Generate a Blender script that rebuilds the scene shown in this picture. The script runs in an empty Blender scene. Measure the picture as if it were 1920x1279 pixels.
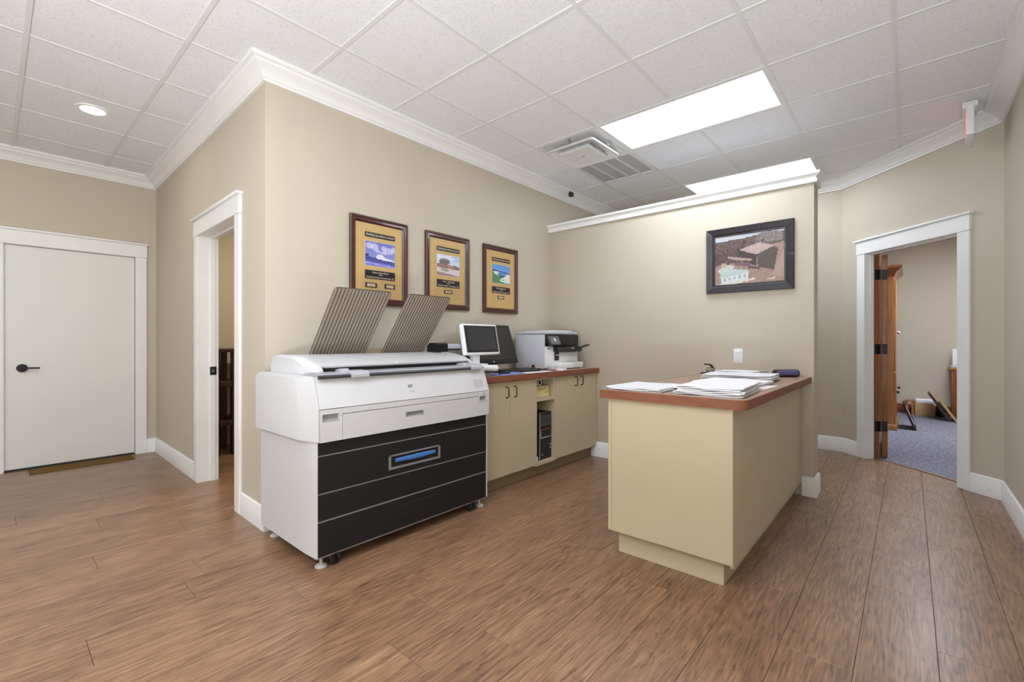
import bpy, bmesh, math, random
import numpy as np
from mathutils import Vector, Matrix
PI = math.pi
random.seed(7)
rng = np.random.RandomState(5)
SC = bpy.context.scene
COL = SC.collection

# ------------------------------------------------------------------ camera, world, exposure
TH = math.radians(41.1)                      # heading of the camera from +X towards +Y
cam = bpy.data.cameras.new('camera'); cam.lens = 16.0; cam.sensor_width = 36.0; cam.clip_start = 0.02
camo = bpy.data.objects.new('camera', cam); COL.objects.link(camo)
camo.location = (0, 0, 1.17); camo.rotation_euler = (PI/2, 0, TH - PI/2)
SC.camera = camo
w = bpy.data.worlds.new('world'); SC.world = w; w.use_nodes = True
w.node_tree.nodes['Background'].inputs[0].default_value = (0.88, 0.95, 1.0, 1)
w.node_tree.nodes['Background'].inputs[1].default_value = 0.7
SC.view_settings.view_transform = 'Standard'; SC.view_settings.look = 'None'
SC.view_settings.gamma = 1.0; SC.view_settings.use_curve_mapping = False
SC.view_settings.exposure = 0.06
TROFFER_E = 11.5
DOWNLIGHT_E = 60.0
ZC = 2.88                                    # ceiling height
# unseen storefront added behind the camera for fill daylight; portals mark its openings
for py, pw in ((0.75, 2.1),):
    pl_ = bpy.data.lights.new('window_portal', 'AREA'); pl_.shape = 'RECTANGLE'; pl_.size = pw; pl_.size_y = 2.4; pl_.cycles.is_portal = True
    po = bpy.data.objects.new('window_portal', pl_); COL.objects.link(po); po.location = (-3.2, py, 1.35); po.rotation_euler = (PI/2, 0, -PI/2)

# unseen fill lamp added behind the camera, aimed up to brighten the ceiling
fl_ = bpy.data.lights.new('bounce_flash', 'AREA'); fl_.shape = 'DISK'; fl_.size = 0.8; fl_.energy = 255; fl_.color = (0.93, 0.97, 1.0); fl_.spread = math.radians(180)
fo = bpy.data.objects.new('bounce_flash', fl_); COL.objects.link(fo); fo.location = (-1.45, 0.1, 0.45); fo.rotation_euler = (PI, 0, 0)

# ------------------------------------------------------------------ materials
def lin(c):
    return tuple(((v/255)/12.92 if v/255 <= 0.04045 else ((v/255+0.055)/1.055)**2.4) for v in c)
MATS = {}
def mat(name, col, rough=0.5, metal=0.0, spec=0.5, var=0.0, vscale=8.0, bump=0.0, bscale=200.0, emit=None, estr=0.0, coat=0.0, stretch=None):
    if name in MATS: return MATS[name]
    m = bpy.data.materials.new(name); m.use_nodes = True; nt = m.node_tree
    b = nt.nodes['Principled BSDF']; c = lin(col)
    b.inputs['Base Color'].default_value = (*c, 1); b.inputs['Roughness'].default_value = rough
    b.inputs['Metallic'].default_value = metal; b.inputs['Specular IOR Level'].default_value = spec
    b.inputs['Coat Weight'].default_value = coat
    tc = nt.nodes.new('ShaderNodeTexCoord'); out = tc.outputs['Object']
    if stretch:
        mp = nt.nodes.new('ShaderNodeMapping'); mp.inputs['Scale'].default_value = stretch
        nt.links.new(out, mp.inputs[0]); out = mp.outputs[0]
    if var > 0:
        n = nt.nodes.new('ShaderNodeTexNoise'); n.inputs['Scale'].default_value = vscale; n.inputs['Detail'].default_value = 6
        nt.links.new(out, n.inputs['Vector'])
        r = nt.nodes.new('ShaderNodeValToRGB')
        r.color_ramp.elements[0].position = 0.3; r.color_ramp.elements[1].position = 0.7
        r.color_ramp.elements[0].color = (*[v*(1-var) for v in c], 1); r.color_ramp.elements[1].color = (*[min(1, v*(1+var)) for v in c], 1)
        nt.links.new(n.outputs['Fac'], r.inputs[0]); nt.links.new(r.outputs[0], b.inputs['Base Color'])
    if bump > 0:
        n2 = nt.nodes.new('ShaderNodeTexNoise'); n2.inputs['Scale'].default_value = bscale; n2.inputs['Detail'].default_value = 3
        nt.links.new(out, n2.inputs['Vector'])
        bp = nt.nodes.new('ShaderNodeBump'); bp.inputs['Strength'].default_value = bump; bp.inputs['Distance'].default_value = 0.004
        nt.links.new(n2.outputs['Fac'], bp.inputs['Height']); nt.links.new(bp.outputs[0], b.inputs['Normal'])
    if emit:
        b.inputs['Emission Color'].default_value = (*lin(emit), 1); b.inputs['Emission Strength'].default_value = estr
    MATS[name] = m; return m

WALLC = (196, 187, 170)
M_wall = mat('wall_paint', WALLC, 0.62, spec=0.3, var=0.02, vscale=2.0, bump=0.22, bscale=38)
M_trim = mat('white_trim', (236, 236, 236), 0.35, spec=0.45, var=0.01)
M_door = mat('door_white', (226, 226, 222), 0.45, var=0.012, vscale=3)
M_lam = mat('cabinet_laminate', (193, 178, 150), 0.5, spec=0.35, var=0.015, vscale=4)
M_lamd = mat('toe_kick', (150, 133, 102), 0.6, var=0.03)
M_black = mat('black_plastic', (22, 22, 24), 0.42, var=0.05)
M_blackp = mat('printer_black', (26, 26, 29), 0.5, spec=0.4, var=0.04, bump=0.05, bscale=600)
M_white = mat('printer_white', (204, 204, 207), 0.42, var=0.008, bump=0.03, bscale=700)
M_whites = mat('shell_white', (232, 233, 236), 0.38, var=0.008)
M_lav = mat('shell_lavender', (196, 199, 212), 0.42, var=0.01)
M_grey = mat('grey_plastic', (160, 161, 168), 0.4, var=0.02)
M_dgrey = mat('dark_grey_plastic', (62, 62, 66), 0.4, var=0.03)
M_chrome = mat('chrome', (205, 205, 208), 0.18, metal=1.0, var=0.02)
M_bronze = mat('bronze_pull', (62, 46, 36), 0.35, metal=0.8, var=0.05)
M_iron = mat('black_iron', (32, 33, 36), 0.42, metal=0.4, var=0.05)
M_taupe = mat('tray_taupe', (98, 87, 76), 0.55, var=0.04)
M_taupel = mat('tray_rib', (154, 143, 128), 0.5, var=0.03)
M_blue = mat('handle_blue', (66, 120, 196), 0.35, var=0.03)
M_seam = mat('seam_grey', (128, 128, 132), 0.5, var=0.02)
M_screen = mat('screen_glass', (56, 56, 57), 0.16, spec=0.5, var=0.03)
M_gold = mat('gold_mat', (196, 165, 110), 0.5, var=0.07, vscale=14, stretch=(1, 1, 6))
M_cherry = mat('cherry_frame', (74, 34, 30), 0.3, var=0.25, vscale=20, stretch=(8, 8, 1), coat=0.3)
M_navy = mat('dark_frame', (44, 38, 46), 0.35, var=0.12, vscale=15, coat=0.2)
M_plate = mat('plate_black', (34, 29, 26), 0.3, var=0.1)
M_ink = mat('plate_letters', (226, 216, 200), 0.4, var=0.03)
M_pink = mat('pink_paper', (232, 178, 178), 0.7, var=0.02)
M_paper = mat('paper', (238, 238, 242), 0.75, spec=0.2, var=0.015, vscale=6)
M_print = mat('paper_printed', (226, 226, 232), 0.75, spec=0.2, var=0.10, vscale=60, stretch=(1, 4, 1))
M_bluep = mat('blue_folder', (146, 158, 226), 0.5, var=0.12, vscale=20)
M_purple = mat('purple_case', (92, 85, 136), 0.4, var=0.06)
M_card = mat('cardboard', (190, 156, 112), 0.8, var=0.05, vscale=25)
M_cream = mat('cream_box', (226, 206, 158), 0.7, var=0.04)
M_mark = mat('marker_ink', (150, 116, 70), 0.7, var=0.05)
M_red = mat('red_plastic', (120, 40, 42), 0.35, var=0.05)
M_mat = mat('brown_mat', (112, 84, 46), 0.9, spec=0.1, var=0.12, vscale=90, bump=0.4, bscale=300)
M_rubber = mat('door_sweep', (38, 40, 36), 0.6, var=0.1)
M_pinkish = mat('cable_pink', (196, 150, 148), 0.5, var=0.03)
M_bag = mat('dark_bag', (54, 46, 38), 0.25, var=0.4, vscale=25)
M_grille = mat('grille_grey', (176, 174, 174), 0.6, var=0.05)
M_void = mat('duct_dark', (42, 42, 40), 0.8, var=0.1)
M_tee = mat('tee_white', (224, 224, 224), 0.45, var=0.01)
M_lens = mat('troffer_lens', (255, 255, 255), 0.5, emit=(236, 244, 255), estr=TROFFER_E)
M_down = mat('downlight_lens', (255, 255, 255), 0.5, emit=(255, 246, 226), estr=DOWNLIGHT_E)
M_exit = mat('exit_red', (240, 70, 60), 0.4, emit=(255, 60, 40), estr=1.6)
M_dot = mat('white_letter', (240, 240, 240), 0.5, var=0.01)
M_glassw = mat('photo_white', (245, 244, 240), 0.5, var=0.01)

def wood(name, c0, c1, scale=3.0, stretch=(12, 12, 1), rough=0.35, coat=0.15, rnd=False):
    m = bpy.data.materials.new(name); m.use_nodes = True; nt = m.node_tree; b = nt.nodes['Principled BSDF']
    b.inputs['Roughness'].default_value = rough; b.inputs['Coat Weight'].default_value = coat
    tc = nt.nodes.new('ShaderNodeTexCoord'); mp = nt.nodes.new('ShaderNodeMapping'); mp.inputs['Scale'].default_value = stretch
    nt.links.new(tc.outputs['Object'], mp.inputs[0])
    n = nt.nodes.new('ShaderNodeTexNoise'); n.inputs['Scale'].default_value = scale; n.inputs['Detail'].default_value = 7; n.inputs['Distortion'].default_value = 0.6
    nt.links.new(mp.outputs[0], n.inputs['Vector'])
    r = nt.nodes.new('ShaderNodeValToRGB'); r.color_ramp.elements[0].position = 0.3; r.color_ramp.elements[1].position = 0.72
    r.color_ramp.elements[0].color = (*lin(c0), 1); r.color_ramp.elements[1].color = (*lin(c1), 1)
    nt.links.new(n.outputs['Fac'], r.inputs[0]); nt.links.new(r.outputs[0], b.inputs['Base Color'])
    return m
M_oak = wood('stained_wood', (116, 64, 27), (156, 94, 45))
M_oakl = wood('honey_wood', (156, 102, 54), (186, 132, 76))
M_dwood = wood('espresso_wood', (38, 20, 14), (66, 38, 27))
M_top = wood('counter_top', (150, 122, 100), (168, 140, 118), 4, (2, 8, 8), 0.42)
M_edge = wood('counter_edge', (118, 68, 46), (140, 86, 60), 4, (3, 3, 10), 0.6, 0.0)

def floor_mat():
    m = bpy.data.materials.new('plank_floor'); m.use_nodes = True; nt = m.node_tree; N = nt.nodes.new; L = nt.links.new
    b = nt.nodes['Principled BSDF']
    oi = N('ShaderNodeObjectInfo'); tc = N('ShaderNodeTexCoord')
    off = N('ShaderNodeVectorMath'); off.operation = 'MULTIPLY_ADD'
    cx = N('ShaderNodeCombineXYZ')
    for i in range(3): L(oi.outputs['Random'], cx.inputs[i])
    off.inputs[1].default_value = (37, 91, 53); L(cx.outputs[0], off.inputs[0]); L(tc.outputs['Object'], off.inputs[2])
    # broad tone
    mp0 = N('ShaderNodeMapping'); mp0.inputs['Scale'].default_value = (1.2, 5, 1); L(off.outputs[0], mp0.inputs[0])
    n0 = N('ShaderNodeTexNoise'); n0.inputs['Scale'].default_value = 1.6; n0.inputs['Detail'].default_value = 3; L(mp0.outputs[0], n0.inputs['Vector'])
    # streaky grain
    mp1 = N('ShaderNodeMapping'); mp1.inputs['Scale'].default_value = (4.6, 64, 1); L(off.outputs[0], mp1.inputs[0])
    n1 = N('ShaderNodeTexNoise'); n1.inputs['Scale'].default_value = 1.5; n1.inputs['Detail'].default_value = 8; n1.inputs['Roughness'].default_value = 0.62; n1.inputs['Distortion'].default_value = 0.5
    L(mp1.outputs[0], n1.inputs['Vector'])
    # cathedral growth rings
    mp2 = N('ShaderNodeMapping'); mp2.inputs['Scale'].default_value = (0.55, 4.6, 1); L(off.outputs[0], mp2.inputs[0])
    n2 = N('ShaderNodeTexNoise'); n2.inputs['Scale'].default_value = 1.7; n2.inputs['Detail'].default_value = 1.5; L(mp2.outputs[0], n2.inputs['Vector'])
    mul = N('ShaderNodeMath'); mul.operation = 'MULTIPLY'; mul.inputs[1].default_value = 95; L(n2.outputs['Fac'], mul.inputs[0])
    sn = N('ShaderNodeMath'); sn.operation = 'SINE'; L(mul.outputs[0], sn.inputs[0])
    mr = N('ShaderNodeMapRange'); mr.inputs[1].default_value = -1; mr.inputs[2].default_value = 1; L(sn.outputs[0], mr.inputs[0])
    # combine
    a = N('ShaderNodeMath'); a.operation = 'MULTIPLY_ADD'; a.inputs[1].default_value = 0.07; L(mr.outputs[0], a.inputs[0]); 
    s1 = N('ShaderNodeMath'); s1.operation = 'MULTIPLY'; s1.inputs[1].default_value = 0.66; L(n1.outputs['Fac'], s1.inputs[0]); L(s1.outputs[0], a.inputs[2])
    s2 = N('ShaderNodeMath'); s2.operation = 'MULTIPLY_ADD'; s2.inputs[1].default_value = 0.22; L(n0.outputs['Fac'], s2.inputs[0]); L(a.outputs[0], s2.inputs[2])
    s3 = N('ShaderNodeMath'); s3.operation = 'MULTIPLY_ADD'; s3.inputs[1].default_value = 0.03; L(oi.outputs['Random'], s3.inputs[0]); L(s2.outputs[0], s3.inputs[2])
    # dark flecks and small knots
    mp3 = N('ShaderNodeMapping'); mp3.inputs['Scale'].default_value = (6, 26, 1); L(off.outputs[0], mp3.inputs[0])
    n3 = N('ShaderNodeTexNoise'); n3.inputs['Scale'].default_value = 2.2; n3.inputs['Detail'].default_value = 4; L(mp3.outputs[0], n3.inputs['Vector'])
    mk = N('ShaderNodeMapRange'); mk.inputs[1].default_value = 0.60; mk.inputs[2].default_value = 0.74; mk.inputs[4].default_value = -0.13; L(n3.outputs['Fac'], mk.inputs[0])
    s4 = N('ShaderNodeMath'); s4.operation = 'ADD'; L(mk.outputs[0], s4.inputs[0]); L(s3.outputs[0], s4.inputs[1]); s3 = s4
    r = N('ShaderNodeValToRGB'); e = r.color_ramp.elements
    e[0].position = 0.30; e[0].color = (*lin((80, 57, 41)), 1)
    e[1].position = 0.73; e[1].color = (*lin((172, 140, 110)), 1)
    k = e.new(0.43); k.color = (*lin((119, 88, 65)), 1)
    k = e.new(0.55); k.color = (*lin((146, 111, 84)), 1)
    L(s3.outputs[0], r.inputs[0]); L(r.outputs[0], b.inputs['Base Color'])
    b.inputs['Roughness'].default_value = 0.40; b.inputs['Specular IOR Level'].default_value = 0.6; b.inputs['Coat Weight'].default_value = 0.25; b.inputs['Coat Roughness'].default_value = 0.25
    bp = N('ShaderNodeBump'); bp.inputs['Strength'].default_value = 0.12; bp.inputs['Distance'].default_value = 0.002
    L(a.outputs[0], bp.inputs['Height']); L(bp.outputs[0], b.inputs['Normal'])
    return m
M_floor = floor_mat()
M_sub = mat('floor_underlay', (70, 52, 40), 0.8, var=0.1)

def tile_mat():
    m = bpy.data.materials.new('ceiling_tile'); m.use_nodes = True; nt = m.node_tree; N = nt.nodes.new; L = nt.links.new
    b = nt.nodes['Principled BSDF']; b.inputs['Roughness'].default_value = 0.9; b.inputs['Specular IOR Level'].default_value = 0.1
    tc = N('ShaderNodeTexCoord')
    n = N('ShaderNodeTexNoise'); n.inputs['Scale'].default_value = 120; n.inputs['Detail'].default_value = 4; n.inputs['Roughness'].default_value = 0.7; n.inputs['Distortion'].default_value = 1.2
    L(tc.outputs['Object'], n.inputs['Vector'])
    r = N('ShaderNodeValToRGB'); e = r.color_ramp.elements
    e[0].position = 0.33; e[0].color = (*lin((198, 197, 198)), 1); e[1].position = 0.45; e[1].color = (*lin((238, 239, 243)), 1)
    L(n.outputs['Fac'], r.inputs[0]); L(r.outputs[0], b.inputs['Base Color'])
    bp = N('ShaderNodeBump'); bp.inputs['Strength'].default_value = 0.35; bp.inputs['Distance'].default_value = 0.004
    L(n.outputs['Fac'], bp.inputs['Height']); L(bp.outputs[0], b.inputs['Normal'])
    return m
M_tile = tile_mat()
def carpet_mat():
    m = bpy.data.materials.new('grey_carpet'); m.use_nodes = True; nt = m.node_tree; N = nt.nodes.new; L = nt.links.new
    b = nt.nodes['Principled BSDF']; b.inputs['Roughness'].default_value = 1; b.inputs['Specular IOR Level'].default_value = 0.05
    tc = N('ShaderNodeTexCoord'); n = N('ShaderNodeTexNoise'); n.inputs['Scale'].default_value = 38; n.inputs['Detail'].default_value = 6; n.inputs['Roughness'].default_value = 0.8
    L(tc.outputs['Object'], n.inputs['Vector'])
    r = N('ShaderNodeValToRGB'); e = r.color_ramp.elements
    e[0].position = 0.35; e[0].color = (*lin((84, 84, 98)), 1); e[1].position = 0.66; e[1].color = (*lin((160, 160, 174)), 1)
    L(n.outputs['Fac'], r.inputs[0]); L(r.outputs[0], b.inputs['Base Color'])
    bp = N('ShaderNodeBump'); bp.inputs['Strength'].default_value = 0.6; bp.inputs['Distance'].default_value = 0.006
    L(n.outputs['Fac'], bp.inputs['Height']); L(bp.outputs[0], b.inputs['Normal'])
    return m
M_carpet = carpet_mat()
def attr_mat(name, rough=0.35, coat=0.0):
    m = bpy.data.materials.new(name); m.use_nodes = True; nt = m.node_tree; b = nt.nodes['Principled BSDF']
    a = nt.nodes.new('ShaderNodeVertexColor'); a.layer_name = 'print'
    nt.links.new(a.outputs[0], b.inputs['Base Color']); b.inputs['Roughness'].default_value = rough; b.inputs['Coat Weight'].default_value = coat
    return m
M_photo = attr_mat('photo_print', 0.35)

# ------------------------------------------------------------------ mesh helpers (all coordinates are world coordinates)
class MB:
    def __init__(s): s.bm = bmesh.new()
    def box(s, x0, x1, y0, y1, z0, z1, bev=0.0, seg=2, M=None):
        r = bmesh.ops.create_cube(s.bm, size=1.0); v = r['verts']
        bmesh.ops.scale(s.bm, vec=(abs(x1-x0), abs(y1-y0), abs(z1-z0)), verts=v)
        bmesh.ops.translate(s.bm, vec=((x0+x1)/2, (y0+y1)/2, (z0+z1)/2), verts=v)
        if M is not None: bmesh.ops.transform(s.bm, matrix=M, verts=v)
        if bev > 0:
            es = list({e for q in v for e in q.link_edges})
            bmesh.ops.bevel(s.bm, geom=es, offset=bev, segments=seg, affect='EDGES', profile=0.5)
        return s
    def loops(s, L, cap=True, closed=True):
        rows = [[s.bm.verts.new(p) for p in lp] for lp in L]
        n = len(rows[0])
        for a, b in zip(rows[:-1], rows[1:]):
            for i in range(n if closed else n-1):
                j = (i+1) % n
                try: s.bm.faces.new((a[i], a[j], b[j], b[i]))
                except ValueError: pass
        if cap and closed:
            for rr in (rows[0], rows[-1]):
                try: s.bm.faces.new(rr)
                except ValueError: pass
        return s
    def prism_x(s, prof, x0, x1):            # prof: (y, z)
        return s.loops([[(x, y, z) for y, z in prof] for x in (x0, x1)])
    def prism_z(s, poly, z0, z1):            # poly: (x, y)
        return s.loops([[(x, y, z) for x, y in poly] for z in (z0, z1)])
    def cyl(s, p0, p1, r0, r1=None, n=20):
        r1 = r0 if r1 is None else r1
        p0 = Vector(p0); p1 = Vector(p1); d = (p1-p0).normalized()
        a = d.orthogonal().normalized(); b = d.cross(a)
        return s.loops([[tuple(p + a*r*math.cos(2*PI*i/n) + b*r*math.sin(2*PI*i/n)) for i in range(n)] for p, r in ((p0, r0), (p1, r1))])
    def lathe(s, c, prof, n=24, axis='z'):   # prof: (r, h)
        L = []
        for r, h in prof:
            lp = []
            for i in range(n):
                ca, sa = math.cos(2*PI*i/n)*r, math.sin(2*PI*i/n)*r
                lp.append({'z': (c[0]+ca, c[1]+sa, c[2]+h), 'y': (c[0]+ca, c[1]+h, c[2]+sa), 'x': (c[0]+h, c[1]+ca, c[2]+sa)}[axis])
            L.append(lp)
        return s.loops(L)
    def tube(s, pts, r, n=8):
        pts = [Vector(p) for p in pts]; L = []
        up = None
        for i, p in enumerate(pts):
            d = (pts[min(i+1, len(pts)-1)] - pts[max(i-1, 0)]).normalized()
            a = d.orthogonal().normalized() if up is None else (up - d*up.dot(d)).normalized()
            up = a; b = d.cross(a)
            L.append([tuple(p + a*r*math.cos(2*PI*k/n) + b*r*math.sin(2*PI*k/n)) for k in range(n)])
        return s.loops(L)
    def xf(s, M):
        bmesh.ops.transform(s.bm, matrix=M, verts=s.bm.verts[:]); return s
    def mesh(s, name, m, loc=(0, 0, 0), smooth=0.6):
        bm = s.bm
        bmesh.ops.translate(bm, vec=(-loc[0], -loc[1], -loc[2]), verts=bm.verts[:])
        bmesh.ops.recalc_face_normals(bm, faces=bm.faces[:])
        me = bpy.data.meshes.new(name); bm.to_mesh(me); bm.free()
        for mm in (m if isinstance(m, (list, tuple)) else [m]): me.materials.append(mm)
        me.polygons.foreach_set('use_smooth', [True]*len(me.polygons)); me.set_sharp_from_angle(angle=smooth)
        return me
LOC = {}
def obj(name, mb, m, parent=None, loc=None, smooth=0.6):
    if parent is not None: base = LOC[parent.name]
    elif loc is not None: base = loc
    else:
        vs = [v.co for v in mb.bm.verts]
        base = ((min(v.x for v in vs)+max(v.x for v in vs))/2, (min(v.y for v in vs)+max(v.y for v in vs))/2, min(v.z for v in vs))
    me = mb.mesh(name, m, base, smooth) if isinstance(mb, MB) else mb
    o = bpy.data.objects.new(name, me); COL.objects.link(o)
    if parent is not None: o.parent = parent
    else: o.location = base
    LOC[o.name] = tuple(base)
    return o
def tag(o, label=None, cat=None, group=None, kind=None):
    for k, v in (('label', label), ('category', cat), ('group', group), ('kind', kind)):
        if v: o[k] = v
    return o
def thing(name, label, cat, loc, group=None):
    o = bpy.data.objects.new(name, None); COL.objects.link(o); o.location = loc; o.empty_display_size = 0.1
    LOC[o.name] = tuple(loc); return tag(o, label, cat, group)
def struct(name, mb, m, loc=None, label=None): return tag(obj(name, mb, m, loc=loc), label, kind='structure')
def sroot(name, loc, label=None):
    o = bpy.data.objects.new(name, None); COL.objects.link(o); o.location = loc; LOC[o.name] = tuple(loc); return tag(o, label, kind='structure')
def text_mesh(txt, size, origin, ux, uy, depth=0.0004, align='CENTER', bold=0.0):
    cu = bpy.data.curves.new('t', 'FONT'); cu.body = txt; cu.size = size; cu.align_x = align; cu.align_y = 'CENTER'; cu.extrude = depth; cu.resolution_u = 2; cu.offset = bold
    o = bpy.data.objects.new('t', cu); COL.objects.link(o); dg = bpy.context.evaluated_depsgraph_get(); dg.update()
    me = bpy.data.meshes.new_from_object(o.evaluated_get(dg)); COL.objects.unlink(o); bpy.data.objects.remove(o)
    b = MB(); b.bm.from_mesh(me); bpy.data.meshes.remove(me)
    ux = Vector(ux).normalized(); uy = Vector(uy).normalized(); uz = ux.cross(uy)
    M = Matrix(((ux.x, uy.x, uz.x, origin[0]), (ux.y, uy.y, uz.y, origin[1]), (ux.z, uy.z, uz.z, origin[2]), (0, 0, 0, 1)))
    return b.xf(M)
def frame_M(o, u, n):                        # local x along wall, local y out of the wall into the room, z up
    return Matrix(((u[0], n[0], 0, o[0]), (u[1], n[1], 0, o[1]), (0, 0, 1, 0), (0, 0, 0, 1)))

# ------------------------------------------------------------------ plan of the rooms
A = (1.115, 2.993)                           # outer corner between the long wall and the hall wall
def LX(y): return A[0] + 0.015*(y - A[1])    # the hall wall leans very slightly
YE = 6.03; XB = 5.935; YR = -0.524; XREAR = -3.2
KD = 5.40                                    # the angled wall is X - Y = KD
C_E = (LX(YE), YE); C_B1 = (XB, A[1]); C_B2 = (XB, XB-KD); C_R = (KD+YR, YR)
PX0, PX1, PY0 = 4.055, 4.235, 0.535          # partition
uL = Vector((0.015, 1, 0)).normalized(); F_L = frame_M(A, uL, (-uL.y, uL.x))
s2 = 1/math.sqrt(2)
F_D = frame_M((KD/2, -KD/2), (s2, s2), (-s2, s2))       # along-coordinate t = (X+Y)/sqrt2
F_E = frame_M((0, YE), (1, 0), (0, -1))
WT = 0.125

# floor: a slab, with every plank laid on it
def inside_main(x, y):
    if y < YR-0.02 or x < XREAR or y > YE+0.02: return False
    if y > A[1] and x > LX(y)+0.1: return False
    return x - y < KD+0.1 and x < XB+0.02
def inside_left(x, y): return A[0] < x < 3.4 and A[1]+0.1 < y < 5.95
def pix(x, y, z=0.0):
    d = x*math.cos(TH)+y*math.sin(TH); r = x*math.sin(TH)-y*math.cos(TH)
    return None if d < 0.15 else (960+853.3*r/d, 639.5-853.3*(z-1.17)/d)
fl = struct('floor', MB().box(XREAR, 6.0, YR-0.02, YE+0.1, -0.06, -0.0095), M_sub, loc=(0, 0, 0))
PW, PL = 0.229, 1.22
pm = MB().box(-PL/2+0.0006, PL/2-0.0006, -PW/2+0.0007, PW/2-0.0007, -0.009, 0.0, bev=0.0008, seg=1).mesh('plank', M_floor)
known = {9: 0.617, 8: 0.246, 7: 0.94, 4: 1.014, 5: 1.275}
for row in range(-5, 25):
    yc = 0.378 + PW*row + PW/2
    off = known.get(row, (row*0.437) % PL)
    for k in range(-4, 7):
        xc = off + PL*k + PL/2
        ok = False; vis = False
        for dx in (-0.6, -0.3, 0, 0.3, 0.6):
            for dy in (-0.11, 0.11):
                if inside_main(xc+dx, yc+dy) or inside_left(xc+dx, yc+dy): ok = True
                p = pix(xc+dx, yc+dy)
                if p and -900 < p[0] < 2800 and p[1] < 2600: vis = True
        if ok and vis:
            o = bpy.data.objects.new('plank', pm); COL.objects.link(o); o.parent = fl; o.location = (xc, yc, 0)
M_cl = MB(); M_cl.prism_z([(KD+YR+0.02+0.15, YR-0.05), (XB+0.12, XB-KD+0.02), (XB+0.12, 1.0), (10.2, 1.0), (10.2, -1.8), (5.2, -1.8)], -0.05, 0.004)
struct('floor', M_cl, M_carpet, loc=(0, 0, 0), label='blue grey office carpet beyond the angled doorway')
# threshold strip
th = MB(); th.box(3.392, 4.272, -0.140, -0.115, -0.004, 0.006); th.xf(F_D); struct('trim_1', th, M_oak)

# ceiling: slab, tees, tiles
cl = struct('ceiling', MB().box(XREAR, 6.1, YR-0.1, YE+0.2, ZC+0.05, ZC+0.12), M_tile, loc=(0, 0, 0))
G = 0.61; GX0, GY0 = 0.742, 0.06
tm = MB().box(-G/2+0.001, G/2-0.001, -G/2+0.001, G/2-0.001, 0.005, 0.02).mesh('ceiling_tile', M_tile)
TROF = [(4, 1), (7, 1), (-1, 1), (-4, 1), (-4, 5)]
special = {(4, 3), (5, 3)} | set(TROF) | {(a, c+1) for a, c in TROF}
for i in range(-7, 10):
    for j in range(-1, 11):
        xc, yc = GX0+G*i+G/2, GY0+G*j+G/2
        if (i, j) in special: continue
        if not any(inside_main(xc+a, yc+b) for a in (-0.25, 0, 0.25) for b in (-0.25, 0, 0.25)): continue
        vis = False
        for a in (-0.3, 0.3):
            for b in (-0.3, 0.3):
                p = pix(xc+a, yc+b, ZC)
                if p and -1200 < p[0] < 3100 and p[1] > -1500: vis = True
        if not vis and i < 0 and (i+j) % 1 == 0: pass
        o = bpy.data.objects.new('ceiling_tile', tm); COL.objects.link(o); o.parent = cl; o.location = (xc, yc, ZC)
# runners along Y and along X, each a part
def tee(x0, x1, y0, y1):
    dz = 0.0005 if x1-x0 > 0.1 else 0.0
    b = MB().box(x0, x1, y0, y1, ZC+dz, ZC+0.008+dz); return obj('ceiling_runner', b, M_tee, parent=cl)
for i in range(-6, 10):
    x = GX0+G*i
    y0, y1 = YR, (YE if x < 1.0 else A[1])
    if x - y0 > KD-0.05: y0 = x-KD
    if x < XB and y1 > y0+0.05: tee(x-0.012, x+0.012, y0, y1)
for j in range(0, 11):
    y = GY0+G*j
    x0, x1 = XREAR, (XB if y < A[1] else LX(y))
    if x1 - y > KD: x1 = KD+y
    cuts = sorted((GX0+G*a, GX0+G*(a+1)) for a, c in TROF if c+1 == j)
    for c0, c1 in cuts + [(x1, x1)]:
        if c0 > x0+0.02: tee(x0, c0, y-0.012, y+0.012)
        x0 = c1

# walls ------------------------------------------------------------------
HW = ZC+0.03
def wall_open(name, F, a0, a1, o0, o1, oz, thick, M=M_wall):
    b = MB()
    b.box(a0, o0, -thick, 0, 0, HW); b.box(o1, a1, -thick, 0, 0, HW); b.box(o0, o1, -thick, 0, oz, HW)
    b.xf(F); return struct(name, b, M)
OL0, OL1, OZ = 0.505, 1.42, 2.035
wall_open('wall_left', F_L, 0.0, YE-A[1]+0.12, OL0-0.018, OL1+0.018, OZ+0.018, WT)
struct('wall_back', MB().box(A[0]+0.0, XB+0.12, A[1], A[1]+WT, 0, HW), M_wall)
OD0, OD1 = 3.392, 4.272
wall_open('wall_angled', F_D, (C_R[0]+C_R[1])*s2-0.05, (C_B2[0]+C_B2[1])*s2+0.05, OD0-0.018, OD1+0.018, OZ+0.018, WT)
struct('wall_far', MB().box(XB, XB+0.12, XB-KD, A[1], 0, HW), M_wall)
struct('wall_right', MB().box(XREAR, C_R[0]+0.05, YR-0.12, YR, 0, HW), M_wall)
b = MB()
for y0, y1, z0, z1 in ((YR, YE, 0, 0.15), (YR, YE, 2.55, HW), (YR, -0.3, 0.15, 2.55), (1.8, YE, 0.15, 2.55)): b.box(XREAR-0.12, XREAR, y0, y1, z0, z1)
struct('wall_rear', b, M_wall)
for n, (y0, y1) in enumerate(((-0.3, 1.8),)):
    b = MB()
    for a0, a1, z0, z1 in ((y0, y0+0.05, 0.15, 2.55), (y1-0.05, y1, 0.15, 2.55), (y0+0.05, y1-0.05, 0.15, 0.2), (y0+0.05, y1-0.05, 2.5, 2.55), ((y0+y1)/2-0.025, (y0+y1)/2+0.025, 0.2, 2.5)): b.box(XREAR-0.09, XREAR-0.03, a0, a1, z0, z1)
    struct('window_%d' % (n+1), b, M_trim)  # opening added out of view to let in fill daylight
E0, E1 = 0.075, 0.985                         # opening of the white door in the end wall
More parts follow.
